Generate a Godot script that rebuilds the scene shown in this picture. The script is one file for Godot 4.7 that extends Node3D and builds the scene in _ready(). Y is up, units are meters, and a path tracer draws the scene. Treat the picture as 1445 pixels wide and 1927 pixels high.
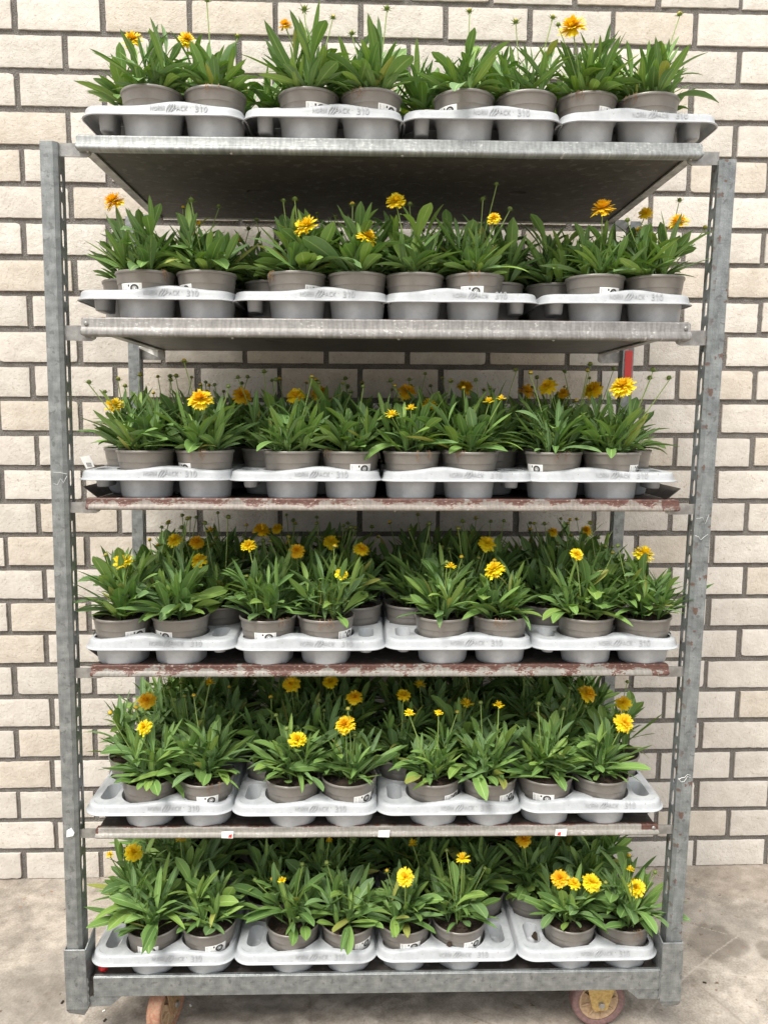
extends Node3D
# A plant trolley with six decks of potted yellow flowers in front of a pale brick wall.
# Metres, y up. x runs along the trolley, z towards the viewer; z = 0 is the trolley's front plane.

const FOCAL := 1456.977            # in pixels of the 1445 x 1927 photograph
const CAM := Vector3(-0.03534, 1.41012, 1.57316)
const ROT := Vector3(-0.12307, -0.02324, 0.00402)
const LEAN := 0.01455              # the posts lean: metres sideways per metre of height
const SAG := -0.00155
const DECK := [1.94303, 1.60165, 1.24280, 0.89291, 0.53269, 0.18570]   # top of each front lip
const LIP := [0.030, 0.038, 0.025, 0.025, 0.022, 0.045]
const ROWS := 5
const ROW_STEP := 0.107
const WALL_Z := -0.68
const WALL_TURN := 0.01755
const COURSE := 0.09731
const BRICK := 0.23123

var rng := RandomNumberGenerator.new()
var taken := {}
var M := {}
var leaf_mesh := []
var leaf_mid := []
var flower_mesh := []
var small_flower_mesh := []
var bud_mesh := []
var stem_mesh := []
var foliage_mesh := []

# ------------------------------------------------------------------ helpers
func numbered(called: String) -> String:
	var n: int = taken.get(called, 0)
	taken[called] = n + 1
	return called if n == 0 else "%s_%03d" % [called, n]

func thing(called: String, label: String, category: String, at := Vector3.ZERO, group := "") -> Node3D:
	var o := Node3D.new()
	o.name = numbered(called)
	add_child(o)
	o.position = at
	tag(o, label, category, group)
	return o

func tag(o: Node, label: String, category: String, group := "") -> void:
	o.set_meta("label", label)
	o.set_meta("category", category)
	if group: o.set_meta("group", group)

func part(called: String, mesh: Mesh, m: Material, parent: Node, at := Transform3D.IDENTITY) -> MeshInstance3D:
	var o := MeshInstance3D.new()
	o.name = called
	o.mesh = mesh
	if m: o.material_override = m
	parent.add_child(o, true)
	o.transform = at
	return o

func ray(px: float, py: float) -> Vector3:
	var b := Basis.from_euler(ROT, EULER_ORDER_YXZ)
	return b * Vector3((px - 722.5) / FOCAL, -(py - 963.5) / FOCAL, -1.0)

func at_z(px: float, py: float, z: float) -> Vector3:
	var d := ray(px, py)
	return CAM + d * ((z - CAM.z) / d.z)

func at_y(px: float, py: float, y: float) -> Vector3:
	var d := ray(px, py)
	return CAM + d * ((y - CAM.y) / d.y)

func to_pixel(v: Vector3) -> Vector2:
	var q := Basis.from_euler(ROT, EULER_ORDER_YXZ).inverse() * (v - CAM)
	return Vector2(722.5 + FOCAL * q.x / -q.z, 963.5 - FOCAL * q.y / -q.z)

func lean_x(y: float) -> float:
	return LEAN * (y - 0.97)

func tool() -> SurfaceTool:
	var st := SurfaceTool.new()
	st.begin(Mesh.PRIMITIVE_TRIANGLES)
	return st

func done(st: SurfaceTool, normals := true) -> ArrayMesh:
	if normals: st.generate_normals()
	return st.commit()

func flat(st: SurfaceTool, on := true) -> void:
	st.set_smooth_group(-1 if on else 0)

func tri(st: SurfaceTool, a: Vector3, b: Vector3, c: Vector3) -> void:
	st.set_uv(Vector2(a.x, a.y)); st.add_vertex(a)
	st.set_uv(Vector2(b.x, b.y)); st.add_vertex(b)
	st.set_uv(Vector2(c.x, c.y)); st.add_vertex(c)

func quad(st: SurfaceTool, a: Vector3, b: Vector3, c: Vector3, d: Vector3) -> void:
	tri(st, a, b, c)
	tri(st, a, c, d)

# rows of points joined into a sheet; uv runs 0..1 both ways
func sheet(st: SurfaceTool, rows: Array, closed := false) -> void:
	var nr := rows.size()
	for r in nr - 1:
		var a: PackedVector3Array = rows[r]
		var b: PackedVector3Array = rows[r + 1]
		var n := a.size()
		for i in (n if closed else n - 1):
			var j := (i + 1) % n
			var u0 := float(i) / (n if closed else n - 1)
			var u1 := float(i + 1) / (n if closed else n - 1)
			var v0 := float(r) / (nr - 1)
			var v1 := float(r + 1) / (nr - 1)
			st.set_uv(Vector2(u0, v0)); st.add_vertex(a[i])
			st.set_uv(Vector2(u1, v0)); st.add_vertex(a[j])
			st.set_uv(Vector2(u1, v1)); st.add_vertex(b[j])
			st.set_uv(Vector2(u0, v0)); st.add_vertex(a[i])
			st.set_uv(Vector2(u1, v1)); st.add_vertex(b[j])
			st.set_uv(Vector2(u0, v1)); st.add_vertex(b[i])

func lathe(st: SurfaceTool, profile: Array, seg: int, c := Vector3.ZERO) -> void:
	var rows := []
	for p in profile:
		var ring := PackedVector3Array()
		for i in seg:
			var t := TAU * i / seg
			ring.append(c + Vector3(cos(t) * p.x, p.y, -sin(t) * p.x))
		rows.append(ring)
	sheet(st, rows, true)

func box(st: SurfaceTool, lo: Vector3, hi: Vector3, b := 0.0015, xf := Transform3D.IDENTITY) -> void:
	# a box with chamfered edges
	flat(st)
	var c := (lo + hi) * 0.5
	var h := (hi - lo) * 0.5
	b = minf(b, minf(h.x, minf(h.y, h.z)) * 0.6)
	var v := func(sx, sy, sz, ax): # corner vertex lying on the face across axis ax
		var k := Vector3(h.x - b, h.y - b, h.z - b)
		k[ax] = h[ax]
		return xf * (c + Vector3(k.x * sx, k.y * sy, k.z * sz))
	for s in [-1, 1]:
		var f := func(a, b2, c2, d2):
			if s > 0: quad(st, a, b2, c2, d2)
			else: quad(st, d2, c2, b2, a)
		f.call(v.call(s, -1, -1, 0), v.call(s, -1, 1, 0), v.call(s, 1, 1, 0), v.call(s, 1, -1, 0))
		f.call(v.call(-1, s, -1, 1), v.call(1, s, -1, 1), v.call(1, s, 1, 1), v.call(-1, s, 1, 1))
		f.call(v.call(-1, -1, s, 2), v.call(-1, 1, s, 2), v.call(1, 1, s, 2), v.call(1, -1, s, 2))
	for s in [-1, 1]:
		for t in [-1, 1]:
			quad(st, v.call(s, t, -1, 0), v.call(s, t, 1, 0), v.call(s, t, 1, 1), v.call(s, t, -1, 1))
			quad(st, v.call(s, -1, t, 0), v.call(s, 1, t, 0), v.call(s, 1, t, 2), v.call(s, -1, t, 2))
			quad(st, v.call(-1, s, t, 1), v.call(1, s, t, 1), v.call(1, s, t, 2), v.call(-1, s, t, 2))
			for u in [-1, 1]:
				tri(st, v.call(s, t, u, 0), v.call(s, t, u, 1), v.call(s, t, u, 2))

func tube(st: SurfaceTool, pts: Array, r0: float, r1: float, seg := 6) -> void:
	flat(st, false)
	var rows := []
	for i in pts.size():
		var d: Vector3 = (pts[mini(i + 1, pts.size() - 1)] - pts[maxi(i - 1, 0)]).normalized()
		var x := d.cross(Vector3(0.31, 0.2, 0.93)).normalized()
		var y := d.cross(x)
		var r := lerpf(r0, r1, float(i) / (pts.size() - 1))
		var ring := PackedVector3Array()
		for k in seg:
			ring.append(pts[i] + (x * cos(TAU * k / seg) + y * sin(TAU * k / seg)) * r)
		rows.append(ring)
	sheet(st, rows, true)

func prism(st: SurfaceTool, poly: Array, z0: float, z1: float) -> void:
	# a convex outline in x,y pushed along z
	flat(st)
	var n := poly.size()
	for i in n:
		var a: Vector2 = poly[i]
		var b: Vector2 = poly[(i + 1) % n]
		quad(st, Vector3(a.x, a.y, z1), Vector3(b.x, b.y, z1), Vector3(b.x, b.y, z0), Vector3(a.x, a.y, z0))
		if i > 0 and i < n - 1:
			var o: Vector2 = poly[0]
			tri(st, Vector3(o.x, o.y, z1), Vector3(a.x, a.y, z1), Vector3(b.x, b.y, z1))
			tri(st, Vector3(o.x, o.y, z0), Vector3(b.x, b.y, z0), Vector3(a.x, a.y, z0))

# holes: [Vector2 a, Vector2 b, radius]; a hole is the strip of that radius round the segment a-b
func hole_gap(p: Vector2, holes: Array) -> Array:
	var best := 1e9
	var dir := Vector2.RIGHT
	for h in holes:
		var a: Vector2 = h[0]
		var e: Vector2 = h[1] - a
		var t := 0.0
		if e.length_squared() > 0: t = clampf((p - a).dot(e) / e.length_squared(), 0, 1)
		var q := p - a - e * t
		var g: float = q.length() - h[2]
		if g < best:
			best = g
			dir = q.normalized() if q.length() > 1e-6 else Vector2.RIGHT
	return [best, dir]

# a plate in local x (0..w) and y (0..d) with clean-edged holes; thick goes along -z; warp gives z (face) for a point
func plate(st: SurfaceTool, lo: Vector2, hi: Vector2, cell: float, holes: Array, thick: float, xf: Transform3D, round_by := 0.0, warp = null) -> void:
	flat(st, false)
	var nx := int(ceil((hi.x - lo.x) / cell))
	var ny := int(ceil((hi.y - lo.y) / cell))
	var cx := (hi.x - lo.x) / nx
	var cy := (hi.y - lo.y) / ny
	var sp := []
	for j in ny + 1:
		for i in nx + 1:
			var p := Vector2(lo.x + i * cx, lo.y + j * cy)
			if round_by > 0:
				var c := Vector2(clampf(p.x, lo.x + round_by, hi.x - round_by), clampf(p.y, lo.y + round_by, hi.y - round_by))
				if (p - c).length() > round_by: p = c + (p - c).normalized() * round_by
			var g := hole_gap(p, holes)
			if absf(g[0]) < 0.71 * maxf(cx, cy): p -= g[1] * g[0]
			sp.append(p)
	var zs := []
	for p in sp: zs.append(warp.call(p) if warp != null else 0.0)
	for j in ny:
		for i in nx:
			var k := j * (nx + 1) + i
			var ids := [k, k + 1, k + nx + 2, k + nx + 1]
			var mid: Vector2 = (sp[ids[0]] + sp[ids[1]] + sp[ids[2]] + sp[ids[3]]) * 0.25
			if hole_gap(mid, holes)[0] < 0: continue
			var q := []
			for id in ids: q.append(xf * Vector3(sp[id].x, sp[id].y, zs[id]))
			st.set_smooth_group(1)
			quad(st, q[0], q[3], q[2], q[1])
			if thick > 0:
				st.set_smooth_group(2)
				var b := []
				for id in ids: b.append(xf * Vector3(sp[id].x, sp[id].y, zs[id] - thick))
				quad(st, b[0], b[1], b[2], b[3])
				flat(st)
				if i == 0: quad(st, q[0], b[0], b[3], q[3])
				if i == nx - 1: quad(st, q[1], q[2], b[2], b[1])
				if j == 0: quad(st, q[0], q[1], b[1], b[0])
				if j == ny - 1: quad(st, q[3], b[3], b[2], q[2])
	if thick > 0:
		for h in holes:
			var rows := [PackedVector3Array(), PackedVector3Array()]
			var e: Vector2 = h[1] - h[0]
			var base := e.angle() if e.length() > 0 else 0.0
			for s in 28:
				var t := base - PI / 2 + TAU * s / 28
				var o: Vector2 = h[1] if s < 14 else h[0]
				var w: Vector2 = o + Vector2.from_angle(t) * h[2]
				rows[0].append(xf * Vector3(w.x, w.y, 0))
				rows[1].append(xf * Vector3(w.x, w.y, -thick))
			st.set_smooth_group(3)
			sheet(st, rows, true)

# ------------------------------------------------------------------ textures and materials
func noise_image(size: int, freq: float, sd: int, octaves := 4, kind := FastNoiseLite.TYPE_SIMPLEX_SMOOTH) -> Image:
	var n := FastNoiseLite.new()
	n.noise_type = kind
	n.frequency = freq
	n.seed = sd
	n.fractal_octaves = octaves
	return n.get_seamless_image(size, size)

# layers: [image, weight]; the sum (0..1 each, centred) moves the colour between dark and light; spots: [image, from, to, colour]
func colour_image(size: int, dark: Color, light: Color, layers: Array, spots := []) -> Image:
	var n := size * size
	var data := []
	var weight := PackedFloat32Array()
	for l in layers:
		data.append(l[0].get_data())
		weight.append(l[1] / 255.0)
	var out := PackedByteArray()
	out.resize(n * 3)
	var base := 0.5
	for l in layers: base -= 0.5 * l[1]
	var sd := []
	for s in spots: sd.append(s[0].get_data())
	var k0 := layers.size()
	var d0: PackedByteArray = data[0]
	var d1: PackedByteArray = data[1 if k0 > 1 else 0]
	var d2: PackedByteArray = data[2 if k0 > 2 else 0]
	var d3: PackedByteArray = data[3 if k0 > 3 else 0]
	var w0 := weight[0]
	var w1 := weight[1] if k0 > 1 else 0.0
	var w2 := weight[2] if k0 > 2 else 0.0
	var w3 := weight[3] if k0 > 3 else 0.0
	for i in n:
		var c := dark.lerp(light, clampf(base + d0[i] * w0 + d1[i] * w1 + d2[i] * w2 + d3[i] * w3, 0.0, 1.0))
		for j in sd.size():
			var v: float = sd[j][i] / 255.0
			if v > spots[j][1]: c = c.lerp(spots[j][3], smoothstep(spots[j][1], spots[j][2], v) * spots[j][3].a)
		out[i * 3] = c.r8
		out[i * 3 + 1] = c.g8
		out[i * 3 + 2] = c.b8
	return Image.create_from_data(size, size, false, Image.FORMAT_RGB8, out)

func tex(im: Image) -> ImageTexture:
	im.generate_mipmaps()
	return ImageTexture.create_from_image(im)

func bump(im: Image, strength: float) -> ImageTexture:
	var b: Image = im.duplicate()
	b.convert(Image.FORMAT_RGB8)
	b.bump_map_to_normal_map(strength)
	return tex(b)

func mat(colour: Color, rough: float, metal := 0.0) -> StandardMaterial3D:
	var m := StandardMaterial3D.new()
	m.albedo_color = colour
	m.roughness = rough
	m.metallic = metal
	return m

func mapped(m: StandardMaterial3D, albedo: Texture2D, normal: Texture2D, per_metre: float, depth := 1.0, world := false) -> StandardMaterial3D:
	m.uv1_triplanar = true
	m.uv1_world_triplanar = world
	m.uv1_scale = Vector3.ONE * per_metre
	if albedo: m.albedo_texture = albedo
	if normal:
		m.normal_enabled = true
		m.normal_texture = normal
		m.normal_scale = depth
	return m

func make_materials() -> void:
	var fine := noise_image(512, 0.06, 3, 4)
	var grain := noise_image(512, 0.22, 4, 3)
	var broad := noise_image(512, 0.012, 5, 4)
	var pits := noise_image(512, 0.17, 6, 3)
	var pits2 := noise_image(512, 0.05, 16, 3)
	# sand-lime brick
	var relief := Image.create(512, 512, false, Image.FORMAT_RGB8)
	for y in 512:
		for x in 512:
			var v := 0.6 + (fine.get_pixel(x, y).r - 0.5) * 0.35 + (grain.get_pixel(x, y).r - 0.5) * 0.3
			v -= smoothstep(0.74, 0.86, pits.get_pixel(x, y).r) * 0.45
			relief.set_pixel(x, y, Color(v, v, v))
	var rn := bump(relief, 3.0)
	var tones := [[Color8(197, 188, 178), Color8(217, 210, 200)], [Color8(192, 184, 174), Color8(213, 206, 197)], [Color8(203, 195, 185), Color8(222, 215, 206)], [Color8(192, 181, 167), Color8(214, 204, 191)]]
	M.brick = []
	for i in 4:
		var im := colour_image(512, tones[i][0], tones[i][1], [[broad, 0.9], [fine, 0.45], [grain, 0.6]],
			[[pits, 0.78, 0.9, Color(0.42, 0.37, 0.32, 0.4)], [pits2, 0.74, 0.9, Color(0.62, 0.56, 0.49, 0.5)]])
		var m := mapped(mat(Color.WHITE, 0.93), tex(im), rn, 2.3, 1.1, true)
		m.uv1_offset = Vector3(0.13 * i, 0.37 * i, 0.2 * i)
		M.brick.append(m)
	var mn := noise_image(512, 0.12, 8, 4)
	M.mortar = mapped(mat(Color.WHITE, 0.97), tex(colour_image(512, Color8(106, 101, 96), Color8(150, 145, 139), [[mn, 1.5], [broad, 0.5]])), bump(mn, 9.0), 4.0, 1.4, true)
	# galvanised steel
	var cell := FastNoiseLite.new()
	cell.noise_type = FastNoiseLite.TYPE_CELLULAR
	cell.cellular_return_type = FastNoiseLite.RETURN_CELL_VALUE
	cell.frequency = 0.055
	cell.seed = 12
	var spangle := cell.get_seamless_image(512, 512)
	var blot := noise_image(512, 0.02, 21, 5)
	var scuff := noise_image(512, 0.035, 22, 5)
	var rusty := noise_image(512, 0.028, 26, 5)
	var streak := Image.create(512, 512, false, Image.FORMAT_L8)
	var sn := noise_image(512, 0.05, 24, 4)
	for y in 512:
		for x in 512:
			var v := 0.5 * sn.get_pixel((x * 3) % 512, (y / 4) % 512).r + 0.5 * sn.get_pixel((x / 4) % 512, (y * 3) % 512).r
			streak.set_pixel(x, y, Color(v, v, v))
	M.galv = mapped(mat(Color.WHITE, 0.45, 0.55), tex(colour_image(512, Color8(110, 113, 113), Color8(158, 161, 160), [[spangle, 0.16], [blot, 0.9], [grain, 0.35], [streak, 0.5]],
		[[scuff, 0.68, 0.78, Color(0.36, 0.36, 0.36, 0.45)]])), bump(grain, 1.5), 3.0, 0.5)
	M.galv_rusty = mapped(mat(Color.WHITE, 0.5, 0.5), tex(colour_image(512, Color8(104, 108, 109), Color8(154, 158, 158), [[spangle, 0.16], [blot, 0.9], [grain, 0.35], [streak, 0.5]],
		[[scuff, 0.68, 0.78, Color(0.34, 0.34, 0.34, 0.5)], [rusty, 0.75, 0.78, Color(0.40, 0.28, 0.23, 0.7)], [pits, 0.82, 0.9, Color(0.80, 0.81, 0.80, 0.5)]])), bump(grain, 1.5), 2.2, 0.5)
	M.steel = mapped(mat(Color.WHITE, 0.4, 0.6), tex(colour_image(512, Color8(132, 130, 127), Color8(172, 170, 166), [[blot, 1.4], [grain, 0.4]])), bump(grain, 1.0), 3.0, 0.4)
	# dark shelf board
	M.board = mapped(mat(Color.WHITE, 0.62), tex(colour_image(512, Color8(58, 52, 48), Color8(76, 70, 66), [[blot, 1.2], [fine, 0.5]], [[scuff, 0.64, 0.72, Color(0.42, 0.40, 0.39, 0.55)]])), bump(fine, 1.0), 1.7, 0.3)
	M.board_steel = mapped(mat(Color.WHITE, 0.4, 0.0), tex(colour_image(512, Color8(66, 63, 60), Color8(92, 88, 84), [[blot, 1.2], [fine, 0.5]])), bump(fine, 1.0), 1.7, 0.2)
	# shelf lips: grey paint or zinc with rust that eats in from the upper edge
	M.lip = []
	var rust_amount := [0.0, 0.04, 0.30, 0.42, 0.04]
	var ground := [[Color8(112, 114, 113), Color8(158, 160, 158)], [Color8(108, 105, 102), Color8(148, 145, 142)], [Color8(112, 104, 97), Color8(148, 140, 131)], [Color8(118, 114, 107), Color8(156, 151, 143)], [Color8(124, 120, 113), Color8(158, 153, 145)]]
	for i in 5:
		var im := Image.create(2048, 64, false, Image.FORMAT_RGB8)
		var n1 := FastNoiseLite.new(); n1.seed = 40 + i; n1.frequency = 0.008; n1.fractal_octaves = 5
		var n2 := FastNoiseLite.new(); n2.seed = 60 + i; n2.frequency = 0.05; n2.fractal_octaves = 4
		for y in 64:
			for x in 2048:
				var a := n1.get_noise_2d(x, y * 1.2)
				var b := n2.get_noise_2d(x, y * 2.0)
				var f := n2.get_noise_2d(x * 1.6 + 999.0, y * 0.25)
				var c: Color = ground[i][0].lerp(ground[i][1], clampf(0.5 + a * 0.45 + b * 0.3 + f * 0.5, 0, 1))
				var v := float(y) / 63.0
				var edge: float = rust_amount[i] * (0.75 + 1.6 * a + 0.8 * b) - v * 0.62
				if i >= 2 and (x > 1985 or x < 10): edge += 0.35
				var r := smoothstep(-0.02, 0.03, edge)
				c = c.lerp(Color8(66, 38, 31).lerp(Color8(98, 60, 48), clampf(0.5 + b, 0, 1)), r * 0.92)
				if b > 0.42 and a > 0.12: c = c.lerp(Color8(200, 198, 193), 0.6)
				im.set_pixel(x, y, c)
		var m := mat(Color.WHITE, 0.5, 0.35 if i < 2 else 0.12)
		m.albedo_texture = tex(im)
		m.normal_enabled = true
		m.normal_texture = bump(fine, 1.5)
		m.normal_scale = 0.15
		M.lip.append(m)
	# plastics
	var pl := noise_image(256, 0.09, 31, 3)
	var dusty := colour_image(256, Color8(168, 171, 174), Color8(184, 186, 188), [[noise_image(256, 0.02, 33, 4), 1.5], [pl, 0.4]],
		[[noise_image(256, 0.1, 34, 3), 0.84, 0.9, Color(0.42, 0.36, 0.30, 0.6)]])
	M.tray = mapped(mat(Color.WHITE, 0.42), tex(dusty), bump(pl, 1.2), 6.0, 0.25)
	M.pot = mapped(mat(Color.WHITE, 0.36, 0.3), tex(colour_image(256, Color8(124, 119, 113), Color8(136, 131, 125), [[noise_image(256, 0.025, 35, 4), 1.2], [pl, 0.2]],
		[[noise_image(256, 0.08, 38, 4), 0.80, 0.88, Color(0.33, 0.27, 0.22, 0.5)]])), null, 5.0)
	M.soil = mapped(mat(Color.WHITE, 1.0), tex(colour_image(256, Color8(34, 26, 20), Color8(86, 66, 50), [[noise_image(256, 0.15, 36, 4), 1.6], [noise_image(256, 0.04, 37, 3), 0.8]])), bump(noise_image(256, 0.15, 36, 4), 8.0), 18.0, 1.5)
	M.root = mat(Color8(150, 118, 88), 0.9)
	# leaves: a pale midrib and faint side veins on a felted green blade
	M.leaf = []
	var greens := [Color8(103, 135, 68), Color8(92, 124, 65), Color8(114, 146, 73), Color8(103, 131, 82), Color8(124, 152, 70), Color8(156, 156, 76)]
	for i in 6:
		var im := Image.create(64, 128, false, Image.FORMAT_RGB8)
		var n := FastNoiseLite.new(); n.seed = 80 + i; n.frequency = 0.07
		for y in 128:
			for x in 64:
				var u := absf(x - 31.5) / 31.5
				var c: Color = greens[i]
				c = c.lerp(Color8(124, 150, 100), 0.2 * (n.get_noise_2d(x, y) + 0.4))
				var vein := absf(fposmod((y - u * 26.0) / 15.0, 1.0) - 0.5)
				c = c.lerp(Color8(74, 104, 54), 0.30 * smoothstep(0.42, 0.5, vein) * (1.0 - u * 0.5))
				c = c.lerp(Color8(160, 184, 118), 0.75 * (1.0 - smoothstep(0.03, 0.11, u)))
				c = c.lerp(Color8(158, 178, 126), 0.45 * smoothstep(0.93, 1.0, u))
				im.set_pixel(x, y, c)
		var m := mat(Color.WHITE, 0.55)
		m.metallic_specular = 0.42
		m.albedo_texture = tex(im)
		m.backlight_enabled = true
		m.backlight = Color(0.42, 0.46, 0.16)
		m.cull_mode = BaseMaterial3D.CULL_DISABLED
		M.leaf.append(m)
	M.stem = mat(Color8(136, 158, 84), 0.6)
	M.bloom = mat(Color.WHITE, 0.6)
	M.bloom.vertex_color_use_as_albedo = true
	M.bloom.backlight_enabled = true
	M.bloom.backlight = Color(0.6, 0.5, 0.2)
	# pot label print
	M.label = []
	for i in 2:
		var im := Image.create(192, 96, false, Image.FORMAT_RGB8)
		im.fill(Color8(238, 237, 234))
		for y in 96:
			for x in 192:
				var d := Vector2(x - 128, y - 48).length()
				if d < 37 and d > 31: im.set_pixel(x, y, Color8(32, 32, 34))
				elif d <= 31 and d > 19: im.set_pixel(x, y, Color8(30, 30, 32) if (int(rad_to_deg(atan2(y - 48, x - 128)) + 360) % 24) > 8 else Color8(120, 118, 116))
				elif d <= 19 and d > 14: im.set_pixel(x, y, Color8(232, 231, 228))
				elif d <= 14 and d > 9: im.set_pixel(x, y, Color8(36, 36, 38))
		im.fill_rect(Rect2i(70, 14, 14, 20), Color8(50, 48, 46))
		for k in 6: im.fill_rect(Rect2i(38, 20 + k * 11, 20 + (k * 7) % 13, 3), Color8(176, 174, 172))
		im.fill_rect(Rect2i(12, 10, 3, 76), Color8(120, 118, 116))
		for k in 9: im.fill_rect(Rect2i(18, 14 + k * 8, 8, 2 + k % 3), Color8(140, 138, 136))
		for k in 5: im.fill_rect(Rect2i(172, 18 + k * 12, 12, 3), Color8(170, 168, 166))
		var m := mat(Color.WHITE, 0.4)
		m.albedo_texture = tex(im)
		M.label.append(m)
	M.paper = mat(Color8(232, 230, 226), 0.6)
	M.film = mat(Color8(226, 226, 222), 0.25)
	M.red = mat(Color8(206, 62, 58), 0.5)
	M.candy = mat(Color8(176, 24, 30), 0.12)
	M.tyre = mapped(mat(Color.WHITE, 0.6), tex(colour_image(256, Color8(108, 84, 82), Color8(138, 108, 104), [[noise_image(256, 0.05, 51, 4), 1.4]])), null, 8.0)
	M.tyre_red = mapped(mat(Color.WHITE, 0.7), tex(colour_image(256, Color8(136, 106, 84), Color8(170, 136, 110), [[noise_image(256, 0.05, 52, 4), 1.4]], [[noise_image(256, 0.06, 53, 4), 0.56, 0.66, Color(0.66, 0.34, 0.28, 0.6)]])), null, 8.0)
	M.hub = mapped(mat(Color.WHITE, 0.55), tex(colour_image(256, Color8(150, 124, 96), Color8(186, 160, 128), [[noise_image(256, 0.05, 54, 4), 1.4]])), null, 8.0)
	M.fork = mapped(mat(Color.WHITE, 0.42, 0.5), tex(colour_image(256, Color8(170, 142, 88), Color8(200, 174, 116), [[noise_image(256, 0.05, 55, 4), 1.4]])), null, 8.0)
	M.fork_brown = mapped(mat(Color.WHITE, 0.55, 0.3), tex(colour_image(256, Color8(132, 104, 76), Color8(176, 146, 112), [[noise_image(256, 0.05, 56, 4), 1.4]])), null, 8.0)
	make_ground_material(fine, grain)

func make_ground_material(fine: Image, grain: Image) -> void:
	# worn concrete: one tile of the texture covers 3.2 m (x -1.6..1.6, z -2.2..1.0)
	var size := 1024
	var a := noise_image(512, 0.012, 71, 6)
	var b := noise_image(512, 0.03, 72, 5)
	var c := noise_image(512, 0.008, 73, 5)
	var im := Image.create(size, size, false, Image.FORMAT_RGB8)
	var stains := []
	for s in [[1350, 1772, 0.085], [1450, 1790, 0.05], [1415, 1875, 0.03], [60, 1880, 0.09], [30, 1760, 0.05]]:
		var w := at_y(s[0], s[1], 0.0)
		stains.append([Vector2(w.x, w.z), s[2], 0.42 if stains.size() < 2 else 0.15])
	for y in size:
		for x in size:
			var va := a.get_pixel(x / 2, y / 2).r
			var vb := b.get_pixel(x % 512, y % 512).r
			var vc := c.get_pixel((x / 2) % 512, (y / 2) % 512).r
			var vg := grain.get_pixel((x * 3) % 512, (y * 3) % 512).r
			var vf := fine.get_pixel((x + y / 3) % 512, y % 512).r
			var k := 0.5 + (va - 0.5) * 0.7 + (vb - 0.5) * 0.8 + (vg - 0.5) * 1.0 + (vf - 0.5) * 0.6
			var col := Color8(128, 120, 110).lerp(Color8(182, 172, 160), clampf(k, 0, 1))
			col = col.lerp(Color8(140, 122, 107), 0.25 * smoothstep(0.56, 0.72, vc))
			col = col.lerp(Color8(124, 118, 111), 0.35 * smoothstep(0.56, 0.7, 1.0 - vc))
			if vf > 0.80: col = col.lerp(Color8(112, 98, 86), 0.5 * smoothstep(0.8, 0.88, vf))
			var p := Vector2(-1.6 + 3.2 * x / size, -2.2 + 3.2 * y / size)
			if p.y < -0.9 or p.y > 0.6: 
				im.set_pixel(x, y, col)
				continue
			for s in stains:
				var d: float = (p - s[0]).length() / s[1] + (va - 0.5) * 0.9 + (vf - 0.5) * 0.25
				col = col.lerp(Color8(92, 84, 74), s[2] * (1.0 - smoothstep(0.80, 1.08, d)))
			im.set_pixel(x, y, col)
	var r := RandomNumberGenerator.new()
	r.seed = 5
	for s in 70:   # scratches, drag marks and cracks
		var p := Vector2(r.randf() * size, r.randf() * size)
		var d := Vector2.from_angle(r.randf_range(-0.3, 2.6))
		var w := r.randi_range(1, 2)
		var tone := Color8(124, 112, 100) if r.randf() < 0.7 else Color8(188, 179, 168)
		for k in r.randi_range(30, 260):
			p += d
			d = d.rotated(r.randf_range(-0.03, 0.03))
			var q := Vector2i(posmod(int(p.x), size), posmod(int(p.y), size))
			if r.randf() < 0.75: im.set_pixelv(q, im.get_pixelv(q).lerp(tone, 0.5))
			if w > 1: im.set_pixel((q.x + 1) % size, q.y, im.get_pixel((q.x + 1) % size, q.y).lerp(tone, 0.3))
	for s in 900:  # crumbs of soil and grit trodden into the floor
		var q := Vector2i(r.randi() % (size - 4), r.randi() % (size - 4))
		var tone := Color8(84, 72, 62).lerp(Color8(140, 110, 90), r.randf())
		for k in r.randi_range(1, 7): im.set_pixelv(q + Vector2i(r.randi() % 3, r.randi() % 3), tone)
	var m := mat(Color.WHITE, 0.82)
	m.albedo_texture = tex(im)
	m.normal_enabled = true
	m.normal_texture = bump(fine, 2.0)
	m.normal_scale = 0.9
	M.concrete = m

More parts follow.
